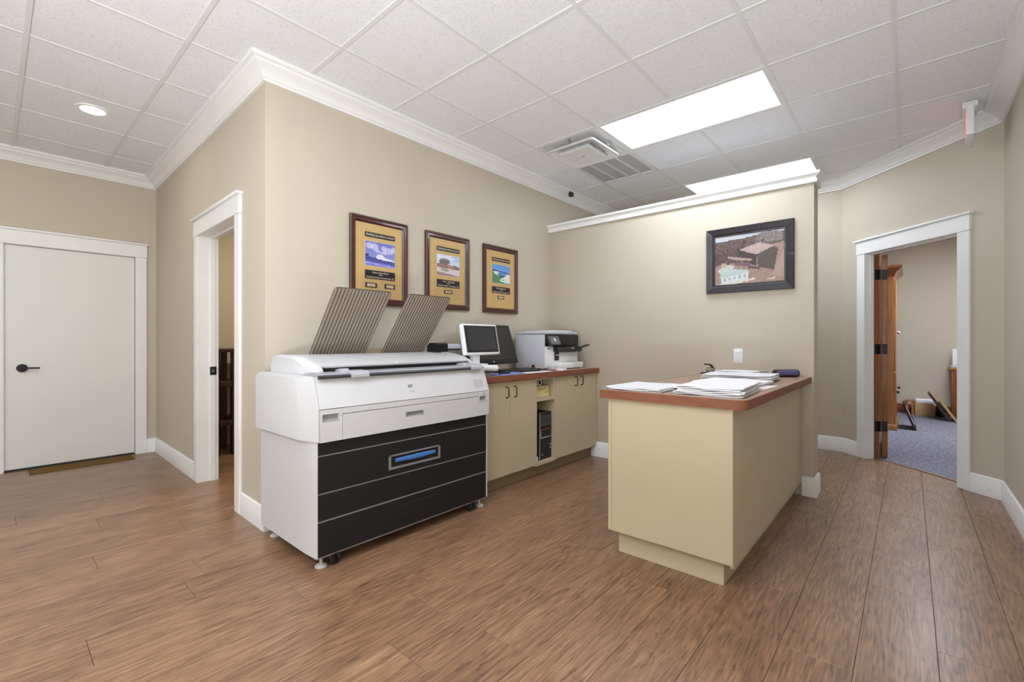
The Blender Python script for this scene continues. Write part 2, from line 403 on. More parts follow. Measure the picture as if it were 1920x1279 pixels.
wall_open('wall_end', F_E, XREAR, C_E[0], E0-0.018, E1+0.018, OZ+0.018, 0.12)
struct('wall_partition', MB().box(PX0, PX1, PY0, A[1], 0, 2.40, bev=0.004, seg=2), M_wall)

# side room behind the hall doorway, office behind the angled doorway
b = MB(); b.box(1.3, 3.5, 5.80, 5.9, 0, HW); struct('wall_side', b, M_wall)
b = MB(); b.box(3.4, 3.5, A[1]+WT, 5.8, 0, HW); struct('wall_side', b, M_wall)
struct('ceiling', MB().box(1.26, 3.5, A[1]+WT, 5.9, 2.70, 2.76), mat('side_ceiling', (222, 219, 214), 0.9, var=0.02))
struct('wall_office', MB().box(9.80, 9.92, -1.8, 1.0, 0, HW), M_wall)
struct('wall_office', MB().box(XB+0.12, 9.8, 0.85, 0.97, 0, HW), M_wall)
struct('wall_office', MB().box(4.95, 9.8, -1.8, -1.68, 0, HW), M_wall)
struct('ceiling', MB().prism_z([(KD+YR+0.25, YR-0.02), (XB+0.14, XB-KD), (XB+0.14, 1.0), (9.9, 1.0), (9.9, -1.8), (5.1, -1.8)], 2.80, 2.86), MATS['side_ceiling'])

# swept mouldings -----------------------------------------------------------
def offset_path(pts, d):
    n = len(pts); out = []
    for i, p in enumerate(pts):
        hs = []
        if i > 0: hs.append(Vector((pts[i][0]-pts[i-1][0], pts[i][1]-pts[i-1][1])).normalized())
        if i < n-1: hs.append(Vector((pts[i+1][0]-pts[i][0], pts[i+1][1]-pts[i][1])).normalized())
        ns = [Vector((h.y, -h.x)) for h in hs]
        if len(ns) == 1: q = Vector(p)+ns[0]*d
        else:
            m = (ns[0]+ns[1]).normalized(); q = Vector(p)+m*(d/m.dot(ns[0]))
        out.append((q.x, q.y))
    return out
def sweep(names, pts, prof, m):
    offs = [offset_path(pts, d) for d, z in prof]
    for i in range(len(pts)-1):
        if names[i] is None: continue
        L = [[(offs[k][j][0], offs[k][j][1], prof[k][1]) for k in range(len(prof))] for j in (i, i+1)]
        struct(names[i], MB().loops(L), m)
CROWN = [(0.0, 2.772), (0.014, 2.772), (0.016, 2.786), (0.026, 2.790), (0.032, 2.806), (0.050, 2.824), (0.072, 2.838), (0.086, 2.846), (0.090, 2.858), (0.108, 2.862), (0.112, 2.884), (0.0, 2.884)]
PATH = [(XREAR, YE), C_E, A, C_B1, C_B2, C_R, (XREAR, YR)]
sweep(['trim_%d' % k for k in range(2, 8)], PATH, CROWN, M_trim)
BASE = [(0.0, 0.0), (0.016, 0.0), (0.016, 0.128), (0.013, 0.134), (0.013, 0.140), (0.008, 0.146), (0.0, 0.146)]
def LP(a): p = F_L @ Vector((a, 0, 0)); return (p.x, p.y)
def DP(a): p = F_D @ Vector((a, 0, 0)); return (p.x, p.y)
CW = 0.092
sweep(['baseboard_end'], [(XREAR, YE), (E0-CW-0.003, YE)], BASE, M_trim)
sweep(['baseboard_end', 'baseboard_left'], [(E1+CW, YE), C_E, LP(OL1+CW)], BASE, M_trim)
sweep(['baseboard_left', 'baseboard_back'], [LP(OL0-CW), A, (2.392, A[1])], BASE, M_trim)
sweep(['baseboard_back', 'baseboard_far', 'baseboard_angled'], [(PX1, A[1]), C_B1, C_B2, DP(OD1+CW)], BASE, M_trim)
sweep(['baseboard_angled', 'baseboard_right'], [DP(OD0-CW), C_R, (XREAR, YR)], BASE, M_trim)
sweep(['baseboard_partition'], [(PX0, 2.455), (PX0, 1.262)], BASE, M_trim)
sweep(['baseboard_partition', 'baseboard_partition', 'baseboard_partition'], [(PX0, 0.612), (PX0, PY0), (PX1, PY0), (PX1, A[1])], BASE, M_trim)
CAP = [(-0.04, 2.358), (0.020, 2.358), (0.022, 2.382), (0.012, 2.388), (0.016, 2.402), (0.034, 2.412), (0.040, 2.418), (0.040, 2.436), (-0.04, 2.436)]
sweep(['trim_8', 'trim_9', 'trim_10'], [(PX0, A[1]), (PX0, PY0), (PX1, PY0), (PX1, A[1])], CAP, M_trim)
struct('trim_11', MB().box(PX0, PX1, PY0, A[1], 2.40, 2.434), M_trim)

# door casings: two legs, head board, cap, jambs
def casing(n, F, o0, o1, depth, wood_from=None, rev_cap=False):
    r = tag(obj('trim_%d' % n, MB().box(o0-CW, o0, 0, 0.020, 0, OZ, bev=0.002, seg=1).box(o1, o1+CW, 0, 0.020, 0, OZ, bev=0.002, seg=1).xf(F), M_trim), kind='structure')
    obj('head_board', MB().box(o0-CW-0.004, o1+CW+0.004, 0, 0.024, OZ+0.001, OZ+0.128, bev=0.002, seg=1).xf(F), M_trim, parent=r)
    obj('head_cap', MB().box(o0-CW-0.022, o1+CW+0.022, -0.001, 0.042, OZ+0.128, OZ+0.146, bev=0.003, seg=2).xf(F), M_trim, parent=r)
    d0 = -depth if wood_from is None else -wood_from
    j = MB(); j.box(o0-0.018, o0, d0, 0.003, 0, OZ+0.018); j.box(o1, o1+0.018, d0, 0.003, 0, OZ+0.018); j.box(o0-0.018, o1+0.018, d0, 0.003, OZ, OZ+0.018); j.xf(F)
    obj('jamb', j, M_trim, parent=r)
    if wood_from is not None:
        j = MB(); j.box(o0-0.018, o0, -depth, d0, 0, OZ+0.018); j.box(o1, o1+0.018, -depth, d0, 0, OZ+0.018); j.box(o0-0.018, o1+0.018, -depth, d0, OZ, OZ+0.018); j.xf(F)
        obj('wood_jamb', j, M_oak, parent=r)
    return r
cL = casing(12, F_L, OL0, OL1, WT+0.01)
st = MB(); st.box(OL1-0.011, OL1, -0.11, -0.075, 0, OZ); st.box(OL0, OL0+0.011, -0.11, -0.075, 0, OZ); st.box(OL0, OL1, -0.11, -0.075, OZ-0.011, OZ); st.xf(F_L)
obj('door_stop', st, M_trim, parent=cL)
sp = MB(); sp.box(OL1-0.014, OL1-0.010, -0.116, -0.07, 0.885, 0.955, bev=0.003); sp.xf(F_L); o = obj('strike_plate', sp, M_iron, parent=cL)
sp = MB(); sp.box(OL1-0.0165, OL1-0.0138, -0.10, -0.085, 0.91, 0.93); sp.xf(F_L); obj('strike_hole', sp, M_chrome, parent=o)
cE = casing(13, F_E, E0, E1, 0.12)
cD = casing(14, F_D, OD0, OD1, WT+0.015, wood_from=0.07)
st = MB(); st.box(OD1-0.011, OD1, -0.070, -0.035, 0, OZ); st.box(OD0, OD0+0.011, -0.070, -0.035, 0, OZ); st.box(OD0, OD1, -0.070, -0.035, OZ-0.011, OZ); st.xf(F_D)
obj('door_stop', st, M_trim, parent=cD)

# white hall door
d1 = sroot('door_1', (0.5, YE+0.03, 0), 'plain white slab door closed at the end of the hall')
obj('door_leaf', MB().box(E0+0.004, E1-0.004, YE+0.012, YE+0.056, 0.018, OZ-0.004, bev=0.002, seg=1), M_door, parent=d1)
obj('door_sweep', MB().box(E0+0.006, E1-0.006, YE+0.008, YE+0.05, 0.001, 0.019), M_rubber, parent=d1)
hx, hz = 0.188, 0.925
h = MB(); h.lathe((hx, YE+0.012, hz), [(0.001, -0.022), (0.030, -0.022), (0.036, -0.016), (0.036, 0.0)], 28, 'y'); hd = obj('door_handle', h, M_iron, parent=d1)
h = MB(); h.tube([(hx, YE-0.01, hz), (hx, YE-0.05, hz), (hx+0.015, YE-0.058, hz), (hx+0.11, YE-0.058, hz)], 0.008); obj('lever', h, M_iron, parent=hd)
tag(obj('door_mat', MB().box(0.225, 0.945, 5.77, 5.985, 0.0, 0.008, bev=0.002, seg=1), M_mat), 'narrow brown mat on the floor against the white hall door', 'mat')

# wooden office door, folded right back
hp = F_D @ Vector((OD1-0.002, -WT-0.018, 0))
d2 = sroot('door_2', (hp.x, hp.y, 0), 'stained wood door swung open into the office')
da = math.radians(3.2); ud = (math.cos(da), math.sin(da)); nd = (ud[1], -ud[0])
F_L2 = frame_M((hp.x+0.022, hp.y-0.014), ud, nd)
obj('door_leaf', MB().box(0.006, 0.89, 0.0, 0.045, 0.012, OZ-0.006, bev=0.002, seg=1).xf(F_L2), M_oak, parent=d2)
for z in (0.32, 1.09, 1.83):
    hg = MB(); hg.cyl((hp.x-0.012, hp.y-0.002, z-0.05), (hp.x-0.012, hp.y-0.002, z+0.05), 0.008, n=12)
    hg.xf(Matrix.Identity(4))
    t = MB(); t.box(0.002, 0.0065, 0.002, 0.043, z-0.05, z+0.05); t.xf(F_L2); t.bm.from_mesh(hg.mesh('h', M_iron))
    q = MB(); q.box(OD1-0.003, OD1+0.001, -WT-0.016, -WT+0.035, z-0.05, z+0.05); q.xf(F_D); t.bm.from_mesh(q.mesh('h', M_iron))
    obj('hinge', t, M_iron, parent=d2)

# ------------------------------------------------------------------ ceiling fixtures
def troffer(i, label, group='recessed fluorescent ceiling lights', x=None, y=None, z=ZC, lens=None):
    x0 = GX0+G*i if x is None else x; y0 = GY0+G if y is None else y
    t = thing('ceiling_light', label, 'light', (x0+G/2, y0+G, z), group)
    b = MB()
    for (a0, a1, c0, c1) in ((0.012, G-0.012, 0.012, 0.03), (0.012, G-0.012, 2*G-0.03, 2*G-0.012), (0.012, 0.03, 0.03, 2*G-0.03), (G-0.03, G-0.012, 0.03, 2*G-0.03)):
        b.box(x0+a0, x0+a1, y0+c0, y0+c1, z+0.002, z+0.05)
    obj('frame', b, M_tee, parent=t)
    obj('diffuser', MB().box(x0+0.03, x0+G-0.03, y0+0.03, y0+2*G-0.03, z+0.020, z+0.026), lens or M_lens, parent=t)
    return t
troffer(4, 'glowing ceiling light panel beside the supply air diffuser, wholly in view')
troffer(7, 'glowing ceiling light panel partly hidden by the partition cap')
troffer(-1, 'ceiling light panel directly over the camera position')  # this and the next two panels are unseen, added to brighten the room
troffer(-4, 'ceiling light panel nearest the storefront by the right wall')
troffer(-4, 'ceiling light panel nearest the storefront on the hall side', y=GY0+G*5)
troffer(0, 'ceiling light panel in the office beyond the angled doorway', x=7.4, y=-1.2, z=2.77, lens=mat('office_lens', (255, 255, 255), 0.5, emit=(240, 245, 255), estr=38.0))  # out-of-view lamp added so the office is lit
dl = thing('recessed_downlight', 'round recessed downlight glowing in the hall ceiling', 'light', (0.50, 4.56, ZC))
rg = MB(); rg.lathe((0.50, 4.56, ZC), [(0.072, 0.004), (0.072, -0.002), (0.098, -0.003), (0.102, 0.003), (0.102, 0.006)], 32); obj('trim_ring', rg, M_trim, parent=dl)
lt = MB(); lt.lathe((0.50, 4.56, ZC), [(0.0005, 0.001), (0.072, 0.001), (0.072, 0.004), (0.0005, 0.004)], 32); obj('diffuser', lt, M_down, parent=dl)
# unseen lamp added to light the side room
dl = thing('recessed_downlight', 'recessed downlight in the side room beyond the hall doorway', 'light', (2.3, 4.5, 2.70))
lt = MB(); lt.lathe((2.3, 4.5, 2.70), [(0.0005, -0.003), (0.085, -0.003), (0.095, 0.002), (0.0005, 0.002)], 32); obj('diffuser', lt, mat('side_lens', (255, 255, 255), 0.5, emit=(255, 240, 214), estr=340.0), parent=dl)

# supply diffuser: opening, dropped ring and core panel
vx0, vy0 = GX0+G*4, GY0+G*3
vt = thing('air_diffuser', 'square supply air diffuser with dropped centre panel in the ceiling', 'vent', (vx0+G/2, vy0+G/2, ZC))
cxv, cyv = vx0+G/2, vy0+G/2
def ring(b, c, r0, r1, z0, z1, rr=0.03, n=5):
    def loop(r, z):
        pts = []
        for k, (sx, sy) in enumerate(((1, 1), (-1, 1), (-1, -1), (1, -1))):
            for q in range(n+1):
                a = PI/2*k + PI/2*q/n
                pts.append((c[0]+sx*(r-rr)+rr*math.cos(a), c[1]+sy*(r-rr)+rr*math.sin(a), z))
        return pts
    b.loops([loop(r0, z0), loop(r1, z1)], cap=False)
    return loop
b = MB(); b.box(vx0+0.02, vx0+G-0.02, vy0+0.02, vy0+G-0.02, ZC+0.10, ZC+0.105); obj('duct', b, M_void, parent=vt)
b = MB()
for r0, z0, r1, z1 in ((0.293, ZC+0.003, 0.27, ZC+0.003), (0.27, ZC+0.003, 0.225, ZC+0.05), (0.225, ZC+0.05, 0.225, ZC+0.10)): ring(b, (cxv, cyv), r0, r1, z0, z1)
obj('frame', b, M_tee, parent=vt)
b = MB()
lp = ring(b, (cxv, cyv), 0.238, 0.212, ZC-0.045, ZC-0.038); ring(b, (cxv, cyv), 0.238, 0.236, ZC-0.045, ZC-0.030); ring(b, (cxv, cyv), 0.212, 0.175, ZC-0.038, ZC+0.01); ring(b, (cxv, cyv), 0.236, 0.185, ZC-0.030, ZC+0.02)
obj('cone_ring', b, M_tee, parent=vt)
b = MB(); L0 = ring(MB(), (cxv, cyv), .1, .1, 0, 0); b.loops([ [(cxv+sx*q, cyv+sy*q, z) for sx, sy in ((1, 1), (-1, 1), (-1, -1), (1, -1))] for q, z in ((0.150, ZC-0.058), (0.157, ZC-0.053), (0.148, ZC-0.030))])
cp = obj('centre_panel', b, M_tee, parent=vt)
b = MB(); b.lathe((cxv, cyv, ZC-0.062), [(0.001, 0), (0.012, 0), (0.014, 0.005)], 12); obj('screw', b, M_grey, parent=cp)
for sx, sy in ((1, 0), (-1, 0), (0, 1), (0, -1)):
    b = MB(); b.box(cxv+sx*0.25-0.008, cxv+sx*0.25+0.008, cyv+sy*0.25-0.008, cyv+sy*0.25+0.008, ZC-0.03, ZC+0.012); obj('bracket', b, M_grey, parent=vt)
# return grille with four louvred bays
gx0, gy0 = GX0+G*5, GY0+G*3
vg = thing('return_grille', 'square return air grille with four grey louvred bays', 'vent', (gx0+G/2, gy0+G/2, ZC))
b = MB(); m0 = 0.035
b.box(gx0+0.012, gx0+G-0.012, gy0+0.012, gy0+m0, ZC-0.004, ZC+0.012); b.box(gx0+0.012, gx0+G-0.012, gy0+G-m0, gy0+G-0.012, ZC-0.004, ZC+0.012)
b.box(gx0+0.012, gx0+m0, gy0+m0, gy0+G-m0, ZC-0.004, ZC+0.012); b.box(gx0+G-m0, gx0+G-0.012, gy0+m0, gy0+G-m0, ZC-0.004, ZC+0.012)
obj('frame', b, M_tee, parent=vg)
obj('duct', MB().box(gx0+m0, gx0+G-m0, gy0+m0, gy0+G-m0, ZC+0.03, ZC+0.034), M_grille, parent=vg)
bw = (G-2*m0)/4
for k in range(1, 4):
    yb = gy0+m0+bw*k
    obj('divider', MB().box(gx0+m0, gx0+G-m0, yb-0.008, yb+0.008, ZC-0.004, ZC+0.012), M_tee, parent=vg)
for k in range(4):
    b = MB(); n = 12; y0 = gy0+m0+bw*k
    for q in range(n):
        y = y0+0.006+(bw-0.012)*(q+0.5)/n
        R = Matrix.Translation((0, y, ZC+0.010)) @ Matrix.Rotation(math.radians(-22), 4, 'X')
        b.box(gx0+m0, gx0+G-m0, -0.0058, 0.0058, -0.0006, 0.0006, M=R)
    tag(obj('louvre_bay', b, M_grille, parent=vg), kind='stuff')
# security camera and exit sign
sc = thing('security_camera', 'tiny black cube camera at the crown above the plaques', 'camera', (4.31, 2.875, 2.80))
obj('housing', MB().box(4.288, 4.334, 2.852, 2.898, 2.800, 2.848, bev=0.008, seg=3), M_black, parent=sc)
b = MB(); b.lathe((4.296, 2.852, 2.824), [(0.001, -0.003), (0.011, -0.003), (0.014, 0.002)], 16, 'y'); obj('lens', b, M_screen, parent=sc)
b = MB(); b.cyl((4.311, 2.88, 2.848), (4.311, 2.895, 2.87), 0.007); obj('stem', b, M_black, parent=sc)
ex = thing('exit_sign', 'white ceiling exit sign seen edge-on above the angled wall', 'sign', (4.68, -0.322, 2.62))
RX = Matrix.Translation((4.525, -0.324, 0)) @ Matrix.Rotation(math.radians(-3.4), 4, 'Z') @ Matrix.Translation((-4.525, 0.324, 0))
obj('housing', MB().box(4.525, 4.845, -0.345, -0.303, 2.625, 2.835, bev=0.004, seg=2).xf(RX), M_whites, parent=ex)
obj('canopy', MB().box(4.58, 4.79, -0.365, -0.283, 2.836, 2.8795, bev=0.006, seg=2).xf(RX), M_whites, parent=ex)
obj('lettering', text_mesh('EXIT', 0.15, (4.685, -0.3022, 2.73), (-1, 0, 0), (0, 0, 1), 0.001).xf(RX), M_exit, parent=ex)

# ------------------------------------------------------------------ wide format printer
PT = thing('wide_format_printer', 'large white and black wide format plan printer with touchscreen by the wall', 'printer', (1.71, 2.6, 0))
def side_block(sgn, xo, xi, xin):
    inner = [(2.225, 0.660), (2.225, 0.823), (2.262, 0.925), (2.282, 0.974), (2.296, 0.985), (2.94, 0.985), (2.966, 0.97), (2.966, 0.652)]
    outer = [(2.372, 0.657), (2.372, 0.765), (2.398, 0.875), (2.416, 0.962), (2.432, 0.976), (2.93, 0.976), (2.952, 0.962), (2.952, 0.654)]
    o2 = [(y-0.012*(1 if y < 2.5 else -0.3), z+(0.003 if z > 0.9 else 0)) for y, z in outer]
    b = MB(); b.loops([[(x, y, z) for y, z in pr] for x, pr in ((xo, outer), (xo+0.003*sgn, o2), (xi, inner), (xin, inner))])
    obj('end_housing', b, M_white, parent=PT, smooth=0.3)
side_block(1, 1.046, 1.079, 1.0835); side_block(-1, 2.372, 2.306, 2.2985)
def low_panel(xo, xi, xin):
    i0 = [(xin, 2.244), (xi, 2.244), ((xi*0.35+xo*0.65), 2.285), (xo, 2.345), (xo, 2.93), (xin, 2.93)]
    b = MB().prism_z(i0, 0.072, 0.658); obj('side_panel', b, M_white, parent=PT, smooth=0.35)
low_panel(1.068, 1.080, 1.0845); low_panel(2.336, 2.306, 2.2985)
obj('body', MB().box(1.084, 2.298, 2.268, 2.94, 0.074, 0.82).box(1.084, 2.298, 2.325, 2.94, 0.82, 0.984), M_white, parent=PT)
obj('base_plate', MB().box(1.085, 2.30, 2.262, 2.93, 0.058, 0.074), M_grey, parent=PT)
obj('seam_backing', MB().box(1.087, 2.296, 2.2472, 2.269, 0.073, 0.652), M_seam, parent=PT)
XL, XRr = 1.086, 2.320
def panel(name, x0, x1, y0, y1, z0, z1, m, hole=None, bev=0.002):
    b = MB()
    if hole is None: b.box(x0, x1, y0, y1, z0, z1, bev=bev, seg=1)
    else:
        a0, a1, c0, c1 = hole
        b.box(x0, a0, y0, y1, z0, z1); b.box(a1, x1, y0, y1, z0, z1); b.box(a0, a1, y0, y1, z0, c0); b.box(a0, a1, y0, y1, c1, z1)
        bmesh.ops.remove_doubles(b.bm, verts=b.bm.verts[:], dist=1e-6)
    return obj(name, b, m, parent=PT)
XRr = 2.296
pb = panel('lower_cover', XL, XRr, 2.246, 2.262, 0.072, 0.2475, M_blackp)
obj('cover_plate', MB().box(1.50, 1.885, 2.2435, 2.2470, 0.125, 0.205, bev=0.001, seg=1), M_blackp, parent=pb)
panel('roll_drawer_base', XL, XRr, 2.246, 2.262, 0.2535, 0.3895, M_blackp)
rd = panel('roll_drawer', XL, XRr, 2.246, 2.262, 0.3955, 0.5815, M_blackp, hole=(1.515, 1.865, 0.437, 0.505), bev=0)
panel('drawer_top', XL, XRr, 2.246, 2.262, 0.587, 0.652, M_blackp)
b = MB()
b.box(1.500, 1.880, 2.2435, 2.2475, 0.503, 0.512, bev=0.001, seg=1); b.box(1.500, 1.516, 2.2435, 2.2475, 0.428, 0.512, bev=0.001, seg=1)
b.box(1.864, 1.880, 2.2435, 2.2475, 0.428, 0.512, bev=0.001, seg=1); b.box(1.516, 1.864, 2.2435, 2.2475, 0.428, 0.441, bev=0.001, seg=1)
obj('handle_rim', b, M_seam, parent=rd)
obj('handle_well', MB().box(1.515, 1.865, 2.2462, 2.2475, 0.437, 0.505), M_black, parent=rd)
b = MB(); L = []
for k in range(13):
    t = k/12; x = 1.545+0.29*t; y = 2.243-0.006*math.sin(PI*t); hh = 0.010+0.005*math.sin(PI*t)
    L.append([(x, y+0.005*math.cos(a), 0.478+hh*math.sin(a)) for a in [2*PI*q/10 for q in range(10)]])
b.loops(L); obj('drawer_handle', b, M_blue, parent=rd)
# white front covers with recessed finger pulls
def pull(parent, a0, a1, c0, c1, y):
    b = MB(); b.prism_x([(y+0.016, c1), (y+0.018, c0+0.4*(c1-c0)), (y+0.0005, c0), (y+0.02, c0), (y+0.02, c1)], a0, a1); obj('finger_pull', b, mat('pull_grey', (150, 150, 154), 0.45, var=0.01), parent=parent)
p1 = panel('left_cover', XL, 1.207, 2.226, 2.25, 0.656, 0.821, M_white, hole=(1.100, 1.190, 0.757, 0.797)); pull(p1, 1.100, 1.190, 0.757, 0.797, 2.226)
p2 = panel('centre_cover', 1.2095, 2.198, 2.226, 2.25, 0.656, 0.788, M_white, hole=(1.605, 1.742, 0.722, 0.752)); pull(p2, 1.605, 1.742, 0.722, 0.752, 2.226)
panel('centre_strip', 1.2095, 2.198, 2.227, 2.25, 0.7905, 0.821, M_white)
p3 = panel('right_cover', 2.2005, XRr, 2.226, 2.25, 0.656, 0.821, M_white, hole=(2.212, 2.284, 0.745, 0.790)); pull(p3, 2.212, 2.284, 0.745, 0.790, 2.226)
b = MB(); b.box(2.245, 2.262, 2.2245, 2.226, 0.799, 0.813); obj('icon', b, M_grey, parent=p3)
sl = obj('upper_cover', MB().prism_x([(2.226, 0.8245), (2.288, 0.982), (2.312, 0.982), (2.25, 0.8245)], XL, XRr), M_white, parent=PT)
sd = Vector((0, 0.062, 0.1575)).normalized()
def on_slope(x, t): return (x, 2.226+0.062*t-0.0018, 0.8245+0.1575*t+0.0006)
obj('logo', text_mesh('KIP', 0.024, on_slope(1.655, 0.47), (1, 0, 0), sd, 0.0002, bold=0.0009), M_seam, parent=sl)
obj('model_number', text_mesh('7100', 0.017, on_slope(1.660, 0.27), (1, 0, 0), sd, 0.0002), M_grey, parent=sl)
b = MB(); o0 = Vector(on_slope(2.175, 0.18)); o1 = Vector(on_slope(2.175, 0.50)); b.loops([[o0, o0+Vector((0.085, 0, 0)), o1+Vector((0.085, 0, 0)), o1]], cap=True)
lb = obj('label', b, mat('label_grey', (184, 184, 190), 0.5, var=0.12, vscale=120), parent=sl)
# feed table, guides and scanner lid
b = MB(); b.prism_x([(2.272, 0.978), (2.268, 0.990), (2.275, 0.9995), (2.36, 1.004), (2.36, 0.978)], 1.105, 2.285); obj('feed_table', b, M_grey, parent=PT)
b = MB(); b.prism_x([(2.262, 0.974), (2.258, 0.985), (2.264, 0.9935), (2.272, 0.990), (2.276, 0.974)], 1.098, 2.285); obj('feed_edge', b, M_dgrey, parent=PT)
for gx in (1.275, 2.165):
    b = MB(); b.prism_x([(2.250, 0.975), (2.250, 0.990), (2.268, 1.006), (2.33, 1.010), (2.36, 1.004), (2.36, 0.985), (2.27, 0.975)], gx, gx+0.105)
    b.prism_x([(2.30, 1.0), (2.33, 1.020), (2.38, 1.012), (2.38, 1.0)], gx-0.03, gx+0.02)
    obj('paper_guide', b, mat('guide_lavender', (178, 177, 186), 0.4, var=0.02), parent=PT, smooth=0.4)
obj('feed_slot', MB().box(1.14, 2.245, 2.375, 2.62, 0.98, 1.026), M_black, parent=PT)
lid = [(2.385, 1.022), (2.362, 1.026), (2.358, 1.034), (2.40, 1.048), (2.48, 1.064), (2.58, 1.078), (2.68, 1.085), (2.86, 1.085), (2.905, 1.075), (2.925, 1.04), (2.925, 0.985), (2.62, 0.985), (2.60, 1.020)]
ld = obj('scanner_lid', MB().prism_x(lid, 1.158, 2.232), M_white, parent=PT, smooth=0.5)
obj('lid_lip', MB().prism_x([(2.372, 1.0245), (2.366, 1.0300), (2.388, 1.029), (2.40, 1.018), (2.385, 1.012)], 1.16, 2.23), M_grey, parent=ld)
obj('finger_tab', MB().prism_x([(2.385, 1.038), (2.352, 1.034), (2.352, 1.042), (2.40, 1.053)], 1.64, 1.71), M_white, parent=ld)
capf = [(2.335, 1.000), (2.335, 1.012), (2.36, 1.034), (2.42, 1.058), (2.50, 1.074), (2.58, 1.084), (2.68, 1.089), (2.86, 1.089), (2.91, 1.078), (2.935, 1.04), (2.935, 0.984), (2.40, 0.984), (2.38, 0.998)]
caps = [(2.43, 1.000), (2.43, 1.010), (2.45, 1.026), (2.50, 1.044), (2.55, 1.058), (2.62, 1.070), (2.70, 1.078), (2.84, 1.078), (2.88, 1.068), (2.90, 1.035), (2.90, 0.984), (2.48, 0.984), (2.45, 0.996)]
for xa, xb, xc in ((1.158, 1.135, 1.112), (2.232, 2.254, 2.272)):
    b = MB(); b.loops([[(x, y, z) for y, z in pr] for x, pr in ((xa, capf), (xb, capf), (xc, caps))]); obj('lid_end_cap', b, M_white, parent=PT, smooth=0.5)
# two ribbed stacking trays, leaning forward over the lid
def tray(x0, x1):
    p0 = Vector((0, 2.905, 1.055)); p1 = Vector((0, 2.548, 1.490)); ln = (p1-p0).length; v = (p1-p0).normalized(); nn = Vector((0, -v.z, v.y))   # nn faces the camera side
    if nn.y > 0: nn = -nn
    w = x1-x0; r = 0.024
    outl = [(0, 0), (w, 0), (w, ln-r)]
    outl += [(w-r+r*math.cos(a), ln-r+r*math.sin(a)) for a in [PI/2*q/5 for q in range(1, 6)]]
    outl += [(r-r*math.sin(a), ln-r+r*math.cos(a)) for a in [PI/2*q/5 for q in range(0, 6)]]
    def P(u, t, d): q = p0+v*t+nn*d; return (x0+u, q.y, q.z)
    tr = obj('stacking_tray', MB().loops([[P(u, t, d) for u, t in outl] for d in (-0.003, 0.003)]), M_taupe, parent=PT)
    n = 17; b = MB()
    for k in range(n):
        c = w*(k+0.5)/n; h = w/n*0.33
        top = ln-0.004
        if c < r: top = ln-r+math.sqrt(max(0, r*r-(r-c)**2))-0.004
        if w-c < r: top = ln-r+math.sqrt(max(0, r*r-(r-(w-c))**2))-0.004
        b.loops([[P(c-h, t, 0.003), P(c-h*0.5, t, 0.0065), P(c+h*0.5, t, 0.0065), P(c+h, t, 0.003)] for t in (0.0, top)])
    tag(obj('rib_set', b, M_taupel, parent=tr), kind='stuff')
tray(1.335, 1.728); tray(1.862, 2.238)
obj('tray_bracket', MB().box(1.70, 1.90, 2.905, 2.915, 1.04, 1.115, bev=0.002, seg=1), mat('bracket_taupe', (164, 150, 124), 0.5, var=0.03), parent=PT)
obj('tray_rail', MB().box(1.30, 2.27, 2.905, 2.925, 1.02, 1.062), M_taupe, parent=PT)
# casters and levelling feet
for cx, cy in ((1.190, 2.285), (2.185, 2.285), (1.190, 2.85), (2.185, 2.85)):
    b = MB(); b.cyl((cx, cy, 0.055), (cx, cy, 0.062), 0.026); b.box(cx-0.024, cx-0.021, cy-0.02, cy+0.03, 0.02, 0.058); b.box(cx+0.021, cx+0.024, cy-0.02, cy+0.03, 0.02, 0.058)
    cs = obj('caster', b, M_dgrey, parent=PT)
    b = MB()
    for q in (-1, 1): b.lathe((cx+q*0.0105, cy, 0.031), [(0.001, -0.009), (0.025, -0.009), (0.031, -0.005), (0.031, 0.005), (0.025, 0.009), (0.001, 0.009)], 24, 'x')
    b.cyl((cx-0.026, cy, 0.03), (cx+0.026, cy, 0.03), 0.006); obj('wheel', b, M_black, parent=cs)
for cx, cy in ((1.128, 2.300), (2.280, 2.300), (1.128, 2.87), (2.280, 2.87)):
    b = MB(); b.lathe((cx, cy, 0), [(0.001, 0.0), (0.030, 0.0), (0.031, 0.006), (0.020, 0.014), (0.008, 0.018), (0.007, 0.060), (0.001, 0.060)], 24); obj('levelling_foot', b, mat('brushed_steel', (214, 214, 216), 0.45, metal=0.35, var=0.02), parent=PT)
# touchscreen on its arm at the right end
def tilt(px, py, pz, deg): return Matrix.Translation((px, py, pz)) @ Matrix.Rotation(math.radians(-deg), 4, 'X')
Mt = tilt(2.437, 2.405, 1.068, 11.5)
b = MB(); b.box(-0.1825, 0.1825, -0.0, 0.040, 0.0, 0.236, bev=0.009, seg=3, M=None); b.xf(Mt); ts = obj('touchscreen', b, M_whites, parent=PT)
b = MB(); b.box(-0.168, 0.168, -0.0025, 0.004, 0.018, 0.222, bev=0.002, seg=1); b.xf(Mt); obj('bezel', b, M_black, parent=ts)
b = MB(); b.box(-0.150, 0.150, -0.0035, 0.003, 0.034, 0.204); b.xf(Mt); obj('display', b, M_screen, parent=ts)
b = MB(); b.box(2.345, 2.420, 2.428, 2.468, 0.985, 1.10, bev=0.008, seg=2); obj('screen_post', b, M_whites, parent=PT)
b = MB(); b.box(2.315, 2.47, 2.39, 2.50, 0.982, 1.000, bev=0.007, seg=2); obj('screen_base', b, M_whites, parent=PT)
b = MB(); b.cyl((2.36, 2.40, 0.972), (2.565, 2.40, 0.960), 0.026, 0.025, 24); ar = obj('support_arm', b, M_whites, parent=PT)
b = MB(); b.lathe((2.565, 2.40, 0.960), [(0.001, 0.004), (0.014, 0.004), (0.018, 0.0)], 20, 'x'); obj('arm_cap', b, M_lav, parent=ar)
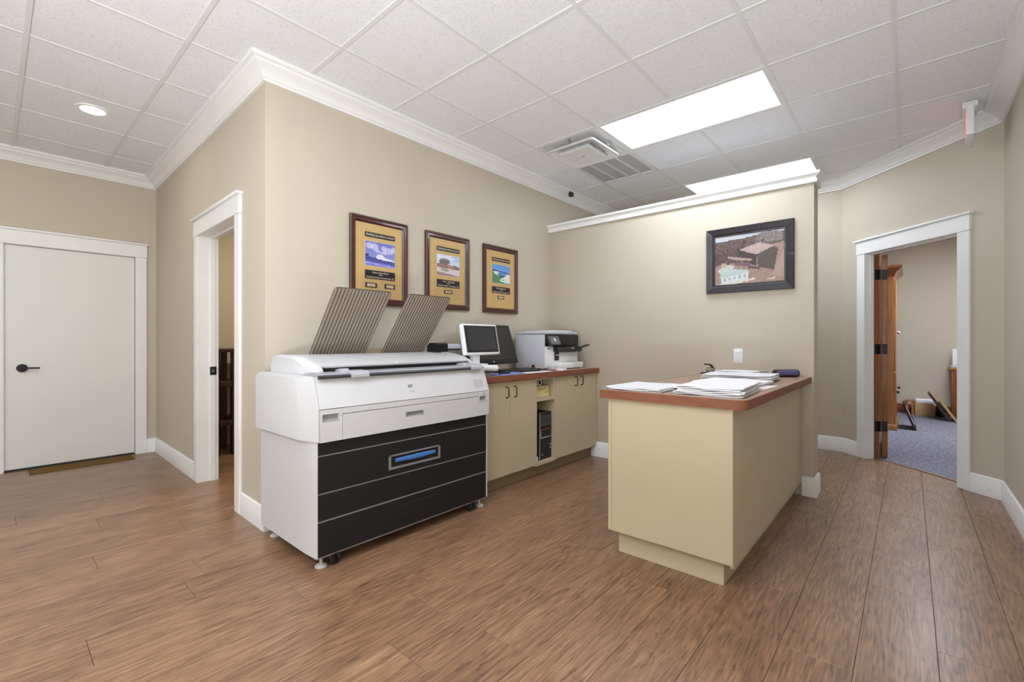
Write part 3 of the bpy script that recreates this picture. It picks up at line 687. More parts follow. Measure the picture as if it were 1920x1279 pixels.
b = MB(); b.box(2.37, 2.54, 2.385, 2.425, 0.928, 0.938, bev=0.003, seg=1); obj('arm_shelf', b, M_dgrey, parent=ar)

# heavy stapler on the lid
stp = thing('electric_stapler', 'black and pale grey stapler on the printer lid by the touchscreen', 'stapler', (2.21, 2.70, 1.089))
b = MB(); b.prism_x([(2.64, 1.0895), (2.64, 1.145), (2.655, 1.156), (2.73, 1.156), (2.76, 1.13), (2.76, 1.0895)], 2.180, 2.285); obj('body', b, M_black, parent=stp)
b = MB(); b.box(2.255, 2.435, 2.655, 2.715, 1.108, 1.148, bev=0.008, seg=2); obj('arm', b, M_lav, parent=stp)
b = MB(); b.box(2.26, 2.43, 2.658, 2.712, 1.098, 1.108, bev=0.002, seg=1); obj('anvil', b, M_black, parent=stp)

# ------------------------------------------------------------------ cabinet run along the wall
YF = 2.39
def handle(parent, x, z, yf=YF, h=0.085):
    b = MB(); b.tube([(x, yf, z-h/2), (x, yf-0.022, z-h/2+0.003), (x, yf-0.030, z-h/2+0.014), (x, yf-0.030, z+h/2-0.014), (x, yf-0.022, z+h/2-0.003), (x, yf, z+h/2)], 0.0048, 8)
    obj('handle', b, M_bronze, parent=parent)
def cabinet(x0, x1, label, zh):
    t = thing('base_cabinet', label, 'cabinet', ((x0+x1)/2, 2.69, 0), 'tan base cabinets along the wall')
    b = MB(); th = 0.018
    b.box(x0, x0+th, YF+0.02, 2.985, 0.10, 0.853); b.box(x1-th, x1, YF+0.02, 2.985, 0.10, 0.853); b.box(x0+th, x1-th, YF+0.02, 2.985, 0.10, 0.118); b.box(x0+th, x1-th, 2.975, 2.985, 0.118, 0.853); b.box(x0+th, x1-th, YF+0.02, 2.985, 0.835, 0.853)
    obj('carcass', b, M_lam, parent=t)
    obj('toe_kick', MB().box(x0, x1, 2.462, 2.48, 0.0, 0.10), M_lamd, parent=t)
    xm = (x0+x1)/2
    for a0, a1, hx in ((x0+0.0015, xm-0.0012, xm-0.048), (xm+0.0012, x1-0.0015, xm+0.048)):
        d = obj('door', MB().box(a0, a1, YF, YF+0.018, 0.114, 0.848, bev=0.0015, seg=1), M_lam, parent=t)
        handle(d, hx, zh)
cabinet(2.385, 3.049, 'tan two-door base cabinet between the printer and the open niche', 0.765)
cabinet(3.348, 4.05, 'tan two-door base cabinet under the white desktop printer', 0.79)
nu = thing('open_shelf_unit', 'narrow open tan shelf unit holding the computer tower', 'shelf', (3.2, 2.69, 0))
b = MB(); x0, x1 = 3.050, 3.347
b.box(x0, x0+0.018, YF+0.004, 2.985, 0.10, 0.853); b.box(x1-0.022, x1, YF+0.004, 2.985, 0.10, 0.853); b.box(x0+0.018, x1-0.022, 2.975, 2.985, 0.10, 0.853)
b.box(x0+0.018, x1-0.022, YF+0.004, 2.975, 0.835, 0.853)
obj('carcass', b, M_lam, parent=nu)
obj('shelf', MB().box(x0+0.018, x1-0.022, YF+0.006, 2.975, 0.650, 0.672), M_lam, parent=nu)
obj('bottom_shelf', MB().box(x0+0.018, x1-0.022, YF+0.004, 2.975, 0.100, 0.126), M_lam, parent=nu)
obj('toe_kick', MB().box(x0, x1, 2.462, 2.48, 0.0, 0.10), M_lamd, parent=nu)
ct = thing('countertop', 'long brown wall countertop with a reddish wood edge', 'countertop', (3.2, 2.68, 0.855))
obj('slab', MB().box(2.386, 4.053, 2.368, 2.990, 0.8545, 0.899), M_top, parent=ct)
obj('edge_band', MB().box(2.384, 4.053, 2.362, 2.368, 0.8545, 0.900, bev=0.001, seg=1), M_edge, parent=ct)

# things in the niche
bx = thing('small_box', 'cream cardboard box with handwriting on the niche shelf', 'box', (3.215, 2.52, 0.673))
obj('box_body', MB().box(3.125, 3.312, 2.445, 2.60, 0.673, 0.770, bev=0.002, seg=1), M_cream, parent=bx)
def squiggle(pts, r): return MB().tube(pts, r, 5)
b = squiggle([(3.15+0.012*k, 2.4445, 0.745+0.012*math.sin(k*1.7)) for k in range(9)], 0.0022); obj('handwriting', b, M_mark, parent=bx)
b = squiggle([(3.245+0.008*k, 2.4445, 0.712+0.006*math.sin(k*2.1)) for k in range(7)], 0.002); obj('handwriting', b, M_mark, parent=bx)
tp = thing('tape_roll', 'white and black tape roll on the cream box', 'tape', (3.21, 2.50, 0.771))
b = MB(); b.lathe((3.21, 2.485, 0.801), [(0.018, -0.012), (0.029, -0.012), (0.030, -0.008), (0.030, 0.012), (0.018, 0.012), (0.018, -0.012)], 24, 'y'); obj('roll', b, M_whites, parent=tp)
b = MB(); b.lathe((3.21, 2.485, 0.801), [(0.001, -0.006), (0.0178, -0.006), (0.0178, 0.010), (0.001, 0.010)], 24, 'y'); obj('core', b, M_black, parent=tp)
pl = tag(obj('power_adapter', MB().box(3.071, 3.108, 2.41, 2.455, 0.127, 0.172, bev=0.008, seg=3), M_whites), 'white plug adapter beside the computer tower', 'adapter')
pc = thing('computer_tower', 'black computer tower with red stripe in the niche', 'computer', (3.23, 2.65, 0.127))
obj('case', MB().box(3.142, 3.318, 2.425, 2.86, 0.132, 0.540, bev=0.003, seg=1), M_black, parent=pc)
for xx in (3.16, 3.30):
    for yy in (2.46, 2.82): obj('foot', MB().box(xx-0.01, xx+0.01, yy-0.01, yy+0.01, 0.1265, 0.133), M_dgrey, parent=pc)
obj('front_frame', MB().box(3.140, 3.150, 2.420, 2.428, 0.134, 0.540, bev=0.001, seg=1), M_seam, parent=pc)
for z in (0.420, 0.470): obj('drive_bay', MB().box(3.153, 3.314, 2.421, 2.427, z, z+0.042, bev=0.002, seg=1), M_dgrey, parent=pc)
obj('red_stripe', MB().box(3.153, 3.316, 2.419, 2.427, 0.385, 0.397), M_red, parent=pc)
b = MB(); b.box(3.151, 3.318, 2.4185, 2.427, 0.318, 0.326); b.box(3.151, 3.161, 2.4185, 2.427, 0.326, 0.382); obj('silver_trim', b, M_chrome, parent=pc)
for xx, zz in ((3.180, 0.172), (3.296, 0.250), (3.296, 0.222)):
    b = MB(); b.lathe((xx, 2.4245, zz), [(0.001, -0.005), (0.009, -0.005), (0.011, 0.002)], 16, 'y'); obj('button', b, M_chrome, parent=pc)

# things on the wall counter
ZT = 0.9005
mo = thing('desktop_monitor', 'wide black monitor leaning back behind the touchscreen', 'monitor', (2.89, 2.78, ZT))
Mm = tilt(2.8875, 2.705, 0.975, 19.5)
b = MB(); b.box(-0.3045, 0.3045, 0.0, 0.035, 0.0, 0.362, bev=0.006, seg=2); b.xf(Mm); sh = obj('monitor_shell', b, M_black, parent=mo)
b = MB(); b.box(-0.286, 0.286, -0.0015, 0.003, 0.034, 0.345); b.xf(Mm); obj('screen', b, mat('monitor_screen', (36, 36, 37), 0.22, var=0.03), parent=sh)
b = MB(); b.lathe((0, 0, 0), [(0.001, -0.002), (0.008, -0.002), (0.008, 0.002)], 16, 'y'); b.xf(Mm @ Matrix.Translation((-0.02, 0, 0.017))); obj('logo', b, M_chrome, parent=sh)
b = MB(); b.box(2.84, 2.94, 2.80, 2.83, ZT+0.008, 1.12, bev=0.006); obj('stand_neck', b, M_black, parent=mo)
b = MB(); b.lathe((2.89, 2.80, ZT), [(0.001, 0.0), (0.12, 0.0), (0.12, 0.006), (0.10, 0.010), (0.001, 0.010)], 32); obj('stand_base', b, M_black, parent=mo)
kb = thing('keyboard', 'black keyboard in front of the black monitor', 'keyboard', (3.02, 2.57, ZT))
obj('keyboard_base', MB().prism_x([(2.495, ZT), (2.495, ZT+0.010), (2.645, ZT+0.022), (2.645, ZT)], 2.79, 3.25), M_black, parent=kb)
b = MB()
for r in range(5):
    for c in range(16):
        y = 2.503+r*0.0275; x = 2.797+c*0.028; z = ZT+0.0105+0.012*(y-2.495)/0.15
        b.box(x, x+0.024, y, y+0.023, z, z+0.007)
tag(obj('key_set', b, M_dgrey, parent=kb), kind='stuff')
# white multifunction printer
mf = thing('desktop_printer', 'white desktop laser printer with black front on the counter corner', 'printer', (3.68, 2.73, ZT))
X0, X1, Y0, Y1 = 3.405, 3.955, 2.565, 2.925
obj('shell', MB().box(X0, X1, Y0, Y1, ZT+0.004, 1.232, bev=0.008, seg=2), M_lav, parent=mf)
obj('lower_front', MB().box(X0+0.004, X1-0.004, Y0-0.012, Y0+0.004, ZT+0.006, 1.118, bev=0.005, seg=2), M_whites, parent=mf)
lidp = obj('lid', MB().box(X0-0.003, X1+0.003, Y0-0.006, Y1+0.002, 1.236, 1.262, bev=0.007, seg=2), M_lav, parent=mf)
obj('lid_panel', MB().box(X0+0.12, X1-0.06, Y0+0.02, Y1-0.03, 1.262, 1.272, bev=0.004, seg=2), M_whites, parent=lidp)
obj('front_panel', MB().box(X0+0.003, X1-0.003, Y0-0.016, Y0+0.002, 1.122, 1.230, bev=0.004, seg=2), M_black, parent=mf)
Mc = Matrix.Translation((X0+0.105, Y0-0.034, 1.172)) @ Matrix.Rotation(math.radians(-28), 4, 'X')
b = MB(); b.box(-0.085, 0.085, -0.008, 0.022, -0.048, 0.048, bev=0.004, seg=2); b.xf(Mc); cpn = obj('control_panel', b, M_dgrey, parent=mf)
b = MB(); b.box(-0.070, 0.070, -0.0095, 0.0, -0.040, 0.040); b.xf(Mc); obj('control_screen', b, mat('lcd_grey', (104, 106, 110), 0.25, var=0.05), parent=cpn)
b = MB(); b.box(-0.018, 0.018, -0.0105, 0.0, -0.010, 0.022); b.xf(Mc); obj('icon', b, M_lav, parent=cpn)
b = MB(); b.prism_x([(Y0+0.002, 1.122), (Y0-0.06, 1.108), (Y0-0.075, 1.085), (Y0-0.06, 1.066), (Y0+0.002, 1.066)], X0+0.12, X1-0.02); obj('output_tray', b, M_black, parent=mf)
b = MB(); b.prism_x([(Y0-0.055, 1.10), (Y0-0.16, 1.105), (Y0-0.235, 1.130), (Y0-0.235, 1.138), (Y0-0.16, 1.114), (Y0-0.055, 1.108)], X1-0.20, X1-0.135); obj('tray_stop', b, M_black, parent=mf)
b = MB(); b.box(X1-0.20, X1-0.165, Y0-0.079, Y0-0.06, 1.092, 1.112); obj('tray_tab', b, M_whites, parent=mf)
b = MB(); b.box(X0+0.14, X0+0.20, Y0-0.022, Y0-0.008, 0.985, 1.062, bev=0.002, seg=1); obj('fuse_cover', b, M_black, parent=mf)
obj('white_label', MB().box(X0+0.145, X0+0.195, Y0-0.0235, Y0-0.021, 1.030, 1.040), M_whites, parent=mf)
obj('paper_tray', MB().box(X0+0.14, X1-0.02, Y0-0.085, Y0+0.0, ZT+0.006, ZT+0.062, bev=0.006, seg=2), M_whites, parent=mf)
obj('bypass_door', MB().box(X0+0.21, X1-0.06, Y0-0.020, Y0-0.008, 0.968, 1.062, bev=0.003, seg=2), M_whites, parent=mf)
for q in (0, 1):
    b = MB(); b.lathe((X0+0.03+q*0.028, Y0-0.012, 1.098), [(0.001, -0.004), (0.006, -0.004), (0.007, 0.001)], 12, 'y'); obj('button', b, M_dgrey, parent=mf)
for xx in (X0+0.04, X1-0.04):
    for yy in (Y0+0.03, Y1-0.03): obj('foot', MB().box(xx-0.015, xx+0.015, yy-0.015, yy+0.015, ZT, ZT+0.005), M_dgrey, parent=mf)
# loose things in front
def sheet(name, cx, cy, wx, wy, rot, z, t, m, label, cat='paper', group=None, curl=0.0, nx=8):
    o = MB(); R = Matrix.Translation((cx, cy, z)) @ Matrix.Rotation(rot, 4, 'Z')
    L = []
    for i in range(nx+1):
        u = i/nx; x = -wx/2+wx*u; zz = curl*((2*u-1)**2) if curl >= 0 else -curl*max(0, u-0.6)**2*6
        L.append([(x, -wy/2, zz), (x, wy/2, zz), (x, wy/2, zz+t), (x, -wy/2, zz+t)])
    o.loops(L); o.xf(R)
    q = obj(name, o, m); return tag(q, label, cat, group)
sheet('blue_folder', 2.74, 2.45, 0.28, 0.13, 0.05, ZT, 0.010, M_bluep, 'blue folder at the counter edge beside the big printer', 'folder')
sheet('paper_sheet', 3.10, 2.428, 0.34, 0.09, -0.04, ZT, 0.003, M_paper, 'white sheet of paper in front of the keyboard')
tag(obj('marker_pen', MB().cyl((2.60, 2.405, ZT+0.016), (2.72, 2.398, ZT+0.016), 0.006, n=10), M_black), 'black marker pen lying on the blue folder', 'pen')
ms = thing('computer_mouse', 'grey mouse right of the keyboard', 'mouse', (3.40, 2.49, ZT))
b = MB(); b.loops([[(3.40+0.03*r*math.cos(a), 2.49+0.05*r*math.sin(a), ZT+h) for a in [2*PI*k/20 for k in range(20)]] for r, h in ((0.95, 0.0), (1.0, 0.012), (0.8, 0.026), (0.4, 0.033), (0.02, 0.034))]); obj('shell', b, M_grey, parent=ms)
b = MB(); b.cyl((3.396, 2.515, ZT+0.030), (3.404, 2.515, ZT+0.030), 0.006, n=12); obj('wheel', b, M_black, parent=ms)
b = MB(); b.tube([(3.27+0.018*k, 2.56+0.02*math.sin(k*1.1)-0.006*k, ZT+0.006+0.012*abs(math.sin(k*0.9))) for k in range(12)], 0.0045); tag(obj('cable', b, M_black), 'thin black cable looped beside the keyboard', 'cable')
b = MB(); b.tube([(3.36+0.020*k, 2.45+0.016*math.cos(k*1.5), ZT+0.006+0.008*abs(math.sin(k*1.4))) for k in range(10)], 0.0050); tag(obj('cable', b, M_pinkish), 'pale pink cable tangled before the desktop printer', 'cable')
b = MB(); b.box(3.275, 3.315, 2.600, 2.630, ZT, ZT+0.030, bev=0.006); rs = tag(obj('stamp', b, M_red), 'small red and black stamp under the monitor corner', 'stamp')
obj('grip', MB().box(3.283, 3.307, 2.603, 2.627, ZT+0.029, ZT+0.050, bev=0.006), M_black, parent=rs)
sheet('note_pad', 3.47, 2.42, 0.10, 0.07, 0.3, ZT, 0.014, M_paper, 'small white note pad before the desktop printer', 'pad')

# ------------------------------------------------------------------ plan counter (peninsula) at the partition
dk = thing('counter_cabinet', 'tan peninsula counter cabinet standing out from the partition', 'cabinet', (3.1, 0.93, 0))
DX0, DX1, DY0, DY1 = 2.25, 4.037, 0.612, 1.257
obj('front_panel', MB().box(DX0, DX0+0.019, DY0, DY1-0.021, 0.128, 0.8535, bev=0.001, seg=1), M_lam, parent=dk)
obj('side_panel', MB().box(DX0+0.0195, DX1, DY0, DY0+0.019, 0.108, 0.8535, bev=0.001, seg=1), M_lam, parent=dk)
obj('side_panel', MB().box(DX0+0.002, DX1, DY1-0.019, DY1, 0.128, 0.8535, bev=0.001, seg=1), M_lam, parent=dk)
b = MB(); b.box(DX0+0.02, DX1, DY0+0.02, DY1-0.02, 0.128, 0.14); b.box(DX1-0.018, DX1, DY0+0.02, DY1-0.02, 0.14, 0.8535); obj('carcass', b, M_lam, parent=dk)
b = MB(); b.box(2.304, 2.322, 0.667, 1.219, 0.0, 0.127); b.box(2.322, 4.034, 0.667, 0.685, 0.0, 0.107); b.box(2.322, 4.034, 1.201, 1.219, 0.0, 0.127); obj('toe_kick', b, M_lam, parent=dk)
dt = thing('countertop', 'brown countertop with rounded corner on the peninsula counter', 'countertop', (3.1, 0.92, 0.8545))
def rr_poly(x0, x1, y0, y1, r, n=8):
    pts = [(x1, y0), (x1, y1), (x0, y1)]
    pts += [(x0+r-r*math.cos(a), y0+r-r*math.sin(a)) for a in [PI/2*k/n for k in range(n+1)]]
    return pts
obj('slab', MB().prism_z(rr_poly(2.234, 4.052, 0.556, 1.292, 0.055), 0.8545, 0.8995), M_top, parent=dt)
outer = rr_poly(2.228, 4.052, 0.550, 1.296, 0.060); inner = rr_poly(2.234, 4.052, 0.556, 1.292, 0.055)
b = MB(); b.loops([[(x, y, 0.8545) for x, y in outer[1:]+outer[:1]], [(x, y, 0.8995) for x, y in outer[1:]+outer[:1]], [(x, y, 0.9000) for x, y in inner[1:]+inner[:1]], [(x, y, 0.8545) for x, y in inner[1:]+inner[:1]]], cap=False, closed=False); obj('edge_band', b, M_edge, parent=dt)
ZD = 0.9003
# drawing sets: folded sheets stacked with their own edges
def plan_set(cx, cy, wx, wy, rot, n, t, label, z0=ZD, fold=True, jitter=0.008, sag=0.0, group='plan sets on the peninsula counter'):
    t_ = thing('plan_set', label, 'papers', (cx, cy, z0), group)
    R = Matrix.Translation((cx, cy, z0)) @ Matrix.Rotation(rot, 4, 'Z')
    for k in range(n):
        b = MB(); z = k*t; jx, jy = random.uniform(-jitter, jitter), random.uniform(-jitter, jitter)
        L = []; N = 10
        for i in range(N+1):
            u = i/N; y = wy/2-wy*u
            lift = 0.004*math.sin(u*7+k*1.3)+sag*(u**3)
            L.append([(-wx/2+jx, y+jy, z+max(0, lift)), (wx/2+jx, y+jy, z+max(0, lift*0.6)), (wx/2+jx, y+jy, z+max(0, lift*0.6)+t*0.75), (-wx/2+jx, y+jy, z+max(0, lift)+t*0.75)])
        b.loops(L)
        if fold and k == n-1:
            # the top sheet doubles back in a rolled fold at its left side
            rr = t*n*0.42; arc = [(wy/2+rr*math.sin(a), -t*(n-1)/2+rr*0.9*math.cos(a)+t*0.4) for a in [PI*q/8 for q in range(9)]]
            b.loops([[(x+jx, y+jy, z+h+0.001) for x in (-wx/2, wx/2)] + [(x+jx, y+jy, z+h-0.0015) for x in (wx/2, -wx/2)] for y, h in arc])
        b.xf(R @ Matrix.Rotation(random.uniform(-0.03, 0.03), 4, 'Z')); obj('sheet', b, M_paper if k % 2 else M_print, parent=t_, smooth=0.5)
    return t_
plan_set(2.47, 1.128, 0.38, 0.30, 0.02, 3, 0.006, 'thin plan set at the outer left corner of the peninsula counter', fold=True)
plan_set(2.555, 0.760, 0.48, 0.31, 0.07, 6, 0.0075, 'thick folded plan set with rolled edge at the counter front', fold=True)
plan_set(3.04, 0.83, 0.36, 0.36, -0.05, 4, 0.006, 'white plan set behind the thick folded set', z0=ZD, fold=False)
plan_set(3.45, 0.89, 0.34, 0.44, 0.08, 5, 0.008, 'plan set with curling corners at the middle of the counter', fold=False, sag=0.012)
plan_set(3.80, 0.97, 0.22, 0.32, -0.06, 5, 0.008, 'plan set nearest the partition with curled right edge', fold=False, sag=0.014)
sheet('pink_sheet', 3.93, 1.10, 0.16, 0.17, 0.2, ZD, 0.004, M_pink, 'pink sheet sticking out beside the plan set nearest the partition')
sheet('pink_sheet', 2.88, 0.635, 0.42, 0.08, -0.06, ZD, 0.002, mat('pale_pink_paper', (232, 214, 216), 0.7, var=0.02), 'pale pink sheet under the plan sets at the counter edge')
pn = thing('hole_punch', 'black and steel hole punch behind the plan sets', 'punch', (3.80, 1.215, ZD))
Rp = Matrix.Translation((3.80, 1.215, ZD)) @ Matrix.Rotation(-0.85, 4, 'Z') @ Matrix.Scale(1.25, 4)
b = MB(); b.box(-0.045, 0.045, -0.022, 0.022, 0.0, 0.014, bev=0.004); b.xf(Rp); obj('base', b, M_black, parent=pn)
b = MB(); b.box(-0.012, 0.035, -0.016, 0.016, 0.014, 0.046, bev=0.004); b.xf(Rp); obj('frame', b, M_chrome, parent=pn)
b = MB(); L = []
for k in range(9):
    a = -0.3+k*0.29; L.append([(-0.012+0.040*math.sin(a)*1.0, y, 0.030+0.034*math.cos(a)+d) for y, d in ((-0.018, 0), (0.018, 0), (0.018, 0.007), (-0.018, 0.007))])
b.loops(L); b.xf(Rp); obj('lever', b, M_black, parent=pn)
pcs = thing('glasses_case', 'purple case with dark ends lying near the partition', 'case', (3.945, 0.70, ZD))
Rc = Matrix.Translation((3.945, 0.70, ZD)) @ Matrix.Rotation(TH-PI/2, 4, 'Z')
b = MB(); b.box(-0.092, 0.092, -0.035, 0.035, 0.0, 0.054, bev=0.020, seg=4); b.xf(Rc); obj('case_body', b, M_black, parent=pcs)
b = MB(); b.box(-0.078, 0.078, -0.038, 0.030, 0.010, 0.050, bev=0.012, seg=3); b.xf(Rc); obj('case_cover', b, M_purple, parent=pcs)
ol = thing('wall_outlet', 'white duplex outlet on the partition above the peninsula counter', 'outlet', (PX0, 1.062, 0.99))
obj('plate', MB().box(PX0-0.005, PX0-0.0005, 1.027, 1.097, 0.990, 1.106, bev=0.002, seg=2), M_whites, parent=ol)
for z in (1.028, 1.068):
    s = obj('socket', MB().box(PX0-0.0065, PX0-0.004, 1.046, 1.078, z-0.014, z+0.014, bev=0.001, seg=1), M_trim, parent=ol)
    b = MB(); b.box(PX0-0.0069, PX0-0.006, 1.054, 1.056, z-0.003, z+0.006); b.box(PX0-0.0069, PX0-0.006, 1.067, 1.069, z-0.003, z+0.006); obj('slot', b, M_grey, parent=s)

# ------------------------------------------------------------------ pictures
class Img:
    def __init__(s, W, H, top, bot):
        s.W, s.H = W, H; yy = np.linspace(0, 1, H)[:, None, None]
        s.a = np.array(top, float)[None, None]*(1-yy)+np.array(bot, float)[None, None]*yy; s.a = np.repeat(s.a, W, 1)
        s.v, s.u = np.mgrid[0:H, 0:W]; s.u = (s.u+0.5)/W; s.v = (s.v+0.5)/H
    def poly(s, pts, c, op=1.0, noise=0):
        ins = np.zeros((s.H, s.W), bool); n = len(pts)
        for i in range(n):
            x0, y0 = pts[i]; x1, y1 = pts[(i+1) % n]
            cond = ((y0 > s.v) != (y1 > s.v)) & (s.u < (x1-x0)*(s.v-y0)/((y1-y0) if y1 != y0 else 1e-9)+x0); ins ^= cond
        s.fill(ins, c, op, noise); return s
    def ell(s, cx, cy, rx, ry, c, op=1.0, noise=0):
        s.fill(((s.u-cx)/rx)**2+((s.v-cy)/ry)**2 < 1, c, op, noise); return s
    def fill(s, m, c, op, noise):
        col = np.array(c, float)[None]+(rng.randn(int(m.sum()), 1)*noise if noise else 0)
        s.a[m] = s.a[m]*(1-op)+col*op
    def build(s, name, parent, p00, ux, uz, nvec):       # p00 = upper left corner, ux along the width, uz downwards
        W, H = s.W, s.H; a = np.clip(s.a, 0, 255)/255; a = np.where(a <= 0.04045, a/12.92, ((a+0.055)/1.055)**2.4)
        base = Vector(LOC[parent.name]); p00 = Vector(p00)-base; ux = Vector(ux); uz = Vector(uz)
        vs = [tuple(p00+ux*(i/W)+uz*(j/H)) for j in range(H+1) for i in range(W+1)]
        fs = [(j*(W+1)+i, (j+1)*(W+1)+i, (j+1)*(W+1)+i+1, j*(W+1)+i+1) for j in range(H) for i in range(W)]
        me = bpy.data.meshes.new(name); me.from_pydata(vs, [], fs)
        at = me.color_attributes.new('print', 'FLOAT_COLOR', 'CORNER')
        cols = np.ones((H*W, 4, 4), np.float32); cols[:, :, :3] = a.reshape(-1, 1, 3); at.data.foreach_set('color', cols.ravel())
        me.materials.append(M_photo); me.update()
        o = bpy.data.objects.new(name, me); COL.objects.link(o); o.parent = parent; return o
def rect_frame(b, origin, ux, un, w, h, prof):           # prof: (inset, height off the wall)
    ux = Vector(ux); un = Vector(un); o = Vector(origin)
    L = []
    for d, e in prof:
        L.append([tuple(o+ux*x+un*e+Vector((0, 0, z))) for x, z in ((d, d), (w-d, d), (w-d, h-d), (d, h-d))])
    b.loops(L, cap=False); return b
def img1():
    m = Img(44, 40, (112, 112, 190), (150, 160, 220))
    for cx, cy, rx, ry in ((.14, .18, .13, .13), (.3, .2, .14, .14), (.62, .22, .1, .1), (.78, .3, .2, .14), (.4, .36, .1, .06), (.95, .22, .08, .12), (.6, .42, .12, .06)): m.ell(cx, cy, rx, ry, (206, 206, 236), 0.7, 10)
    m.poly([(0, .62), (.4, .66), (1, .74), (1, .9), (0, .82)], (70, 76, 150), 1, 10)
    m.poly([(.35, .62), (.42, .5), (.55, .5), (.66, .62), (.98, .68), (.98, .74), (.38, .70)], (226, 224, 240), 1, 8)
    m.ell(.06, .58, .06, .06, (54, 50, 104)); m.poly([(0, .82), (1, .9), (1, 1), (0, 1)], (116, 112, 206), 1, 8); m.poly([(0, .88), (1, .95), (1, .98), (0, .92)], (168, 170, 226))
    return m
def img2():
    m = Img(44, 44, (214, 220, 236), (200, 206, 222)); m.ell(.85, .12, .25, .16, (160, 188, 226), .7)
    m.ell(.6, .14, .2, .06, (232, 226, 234), .8)
    m.poly([(0, .45), (.2, .40), (1, .52), (1, .66), (0, .62)], (150, 112, 104), 1, 16)
    m.poly([(.72, .42), (1, .52), (1, .6), (.72, .56)], (104, 112, 128), 1, 10)
    m.ell(.34, .32, .24, .15, (120, 122, 128), 1, 14); m.ell(.3, .36, .2, .08, (110, 100, 100), .9, 12); m.poly([(.33, .4), (.37, .4), (.37, .56), (.33, .56)], (90, 80, 76))
    m.poly([(.4, .47), (.72, .5), (.72, .6), (.4, .58)], (176, 118, 108), 1, 14)
    m.poly([(0, .62), (1, .68), (1, 1), (0, 1)], (206, 200, 200), 1, 10); m.ell(.35, .72, .18, .07, (140, 150, 128), .9, 16); m.poly([(0, .84), (.6, .9), (1, .97), (1, 1), (0, 1)], (156, 128, 124), 1, 8)
    return m
def img3():
    m = Img(40, 44, (92, 148, 214), (150, 194, 232))
    m.poly([(0, .26), (.3, .30), (1, .38), (1, .46), (0, .36)], (54, 78, 108), 1, 10)
    m.poly([(0, .36), (1, .46), (1, 1), (0, 1)], (86, 128, 92), 1, 8)
    m.poly([(.05, .36), (.3, .36), (1, .46), (1, .62), (.4, .62), (.12, .5)], (216, 224, 230), 1, 6)
    m.ell(.55, .48, .26, .1, (84, 150, 206), 1, 8); m.poly([(.3, .5), (.55, .58), (.85, .56), (.7, .66), (.4, .6)], (40, 68, 112), 1, 6)
    m.poly([(.7, .6), (1, .5), (1, .95), (.7, .95), (.4, .8)], (224, 224, 228), 1, 6); m.ell(.62, .82, .2, .1, (206, 226, 206), 1, 6); m.ell(.62, .8, .1, .04, (150, 170, 150), .8)
    return m
def img4():
    m = Img(84, 58, (186, 204, 214), (206, 218, 224))
    m.poly([(0, .10), (.4, .09), (.62, .05), (.7, .02), (.8, .01), (1, .04), (1, .45), (0, .5)], (104, 88, 80), 1, 12)
    m.poly([(.62, .06), (.72, .02), (.8, .0), (.98, .04), (.98, .2), (.6, .2)], (128, 122, 118), 1, 12)
    for k in range(70): m.ell(rng.rand()*.75, .14+rng.rand()*.26, .018, .03, tuple(np.array((66, 54, 50))+rng.randint(-16, 40)), .7, 8)
    m.poly([(0, .44), (1, .24), (1, 1), (0, 1)], (174, 136, 118), 1, 8)
    m.poly([(0, .38), (.5, .30), (.5, .55), (0, .6)], (92, 74, 66), 1, 12)
    m.poly([(.36, .31), (.62, .42), (.62, .66), (.52, .62), (.36, .52)], (70, 54, 50), 1, 6)
    m.poly([(.62, .42), (.84, .30), (.92, .36), (.86, .78), (.64, .68)], (88, 76, 70), 1, 5)
    m.poly([(.36, .31), (.66, .20), (.86, .30), (.62, .44)], (196, 168, 158), 1, 6)
    m.poly([(.2, .42), (.36, .46), (.56, .52), (.54, .55), (.34, .52), (.2, .46)], (186, 156, 146)); m.poly([(.3, .55), (.52, .58), (.52, .66), (.3, .62)], (122, 88, 100), 1, 6)
    m.poly([(.5, .64), (.68, .70), (.66, .74), (.5, .70)], (98, 74, 78)); m.poly([(.86, .78), (.97, .42), (1, .4), (1, .9), (.84, .9)], (186, 148, 130), 1, 6)
    m.poly([(.04, .70), (.16, .60), (.3, .62), (.24, .78), (.1, .80)], (196, 216, 208), 1, 5); m.poly([(.08, .80), (.26, .68), (.52, .74), (.5, .82), (.1, .92)], (178, 216, 210), 1, 5)
    m.poly([(.10, .86), (.5, .78), (.5, .92), (.10, .98)], (208, 230, 236), 1, 6)
    for k in range(5): m.ell(.15+.075*k, .90-.014*k, .018, .03, (140, 160, 170), .8)
    m.poly([(.06, .98), (.58, .90), (.62, .93), (.3, 1), (.06, 1)], (222, 224, 200), 1, 6); m.poly([(.76, .93), (.88, .92), (.86, .95), (.76, .95)], (222, 216, 190))
    m.poly([(.1, .55), (.18, .55), (.18, .66), (.1, .66)], (206, 196, 140), .8, 10)
    g = m.a.mean(2, keepdims=True); m.a = (m.a*0.62+g*0.38)*0.90+np.array((8, 2, 2))
    return m
PLH = [('Award of Excellence', 'Southwest Region Construction, Fla'), ('The Village', 'Medical Office Complex, Fla'), ('Stadium', 'Regional Sports Complex, Fla')]
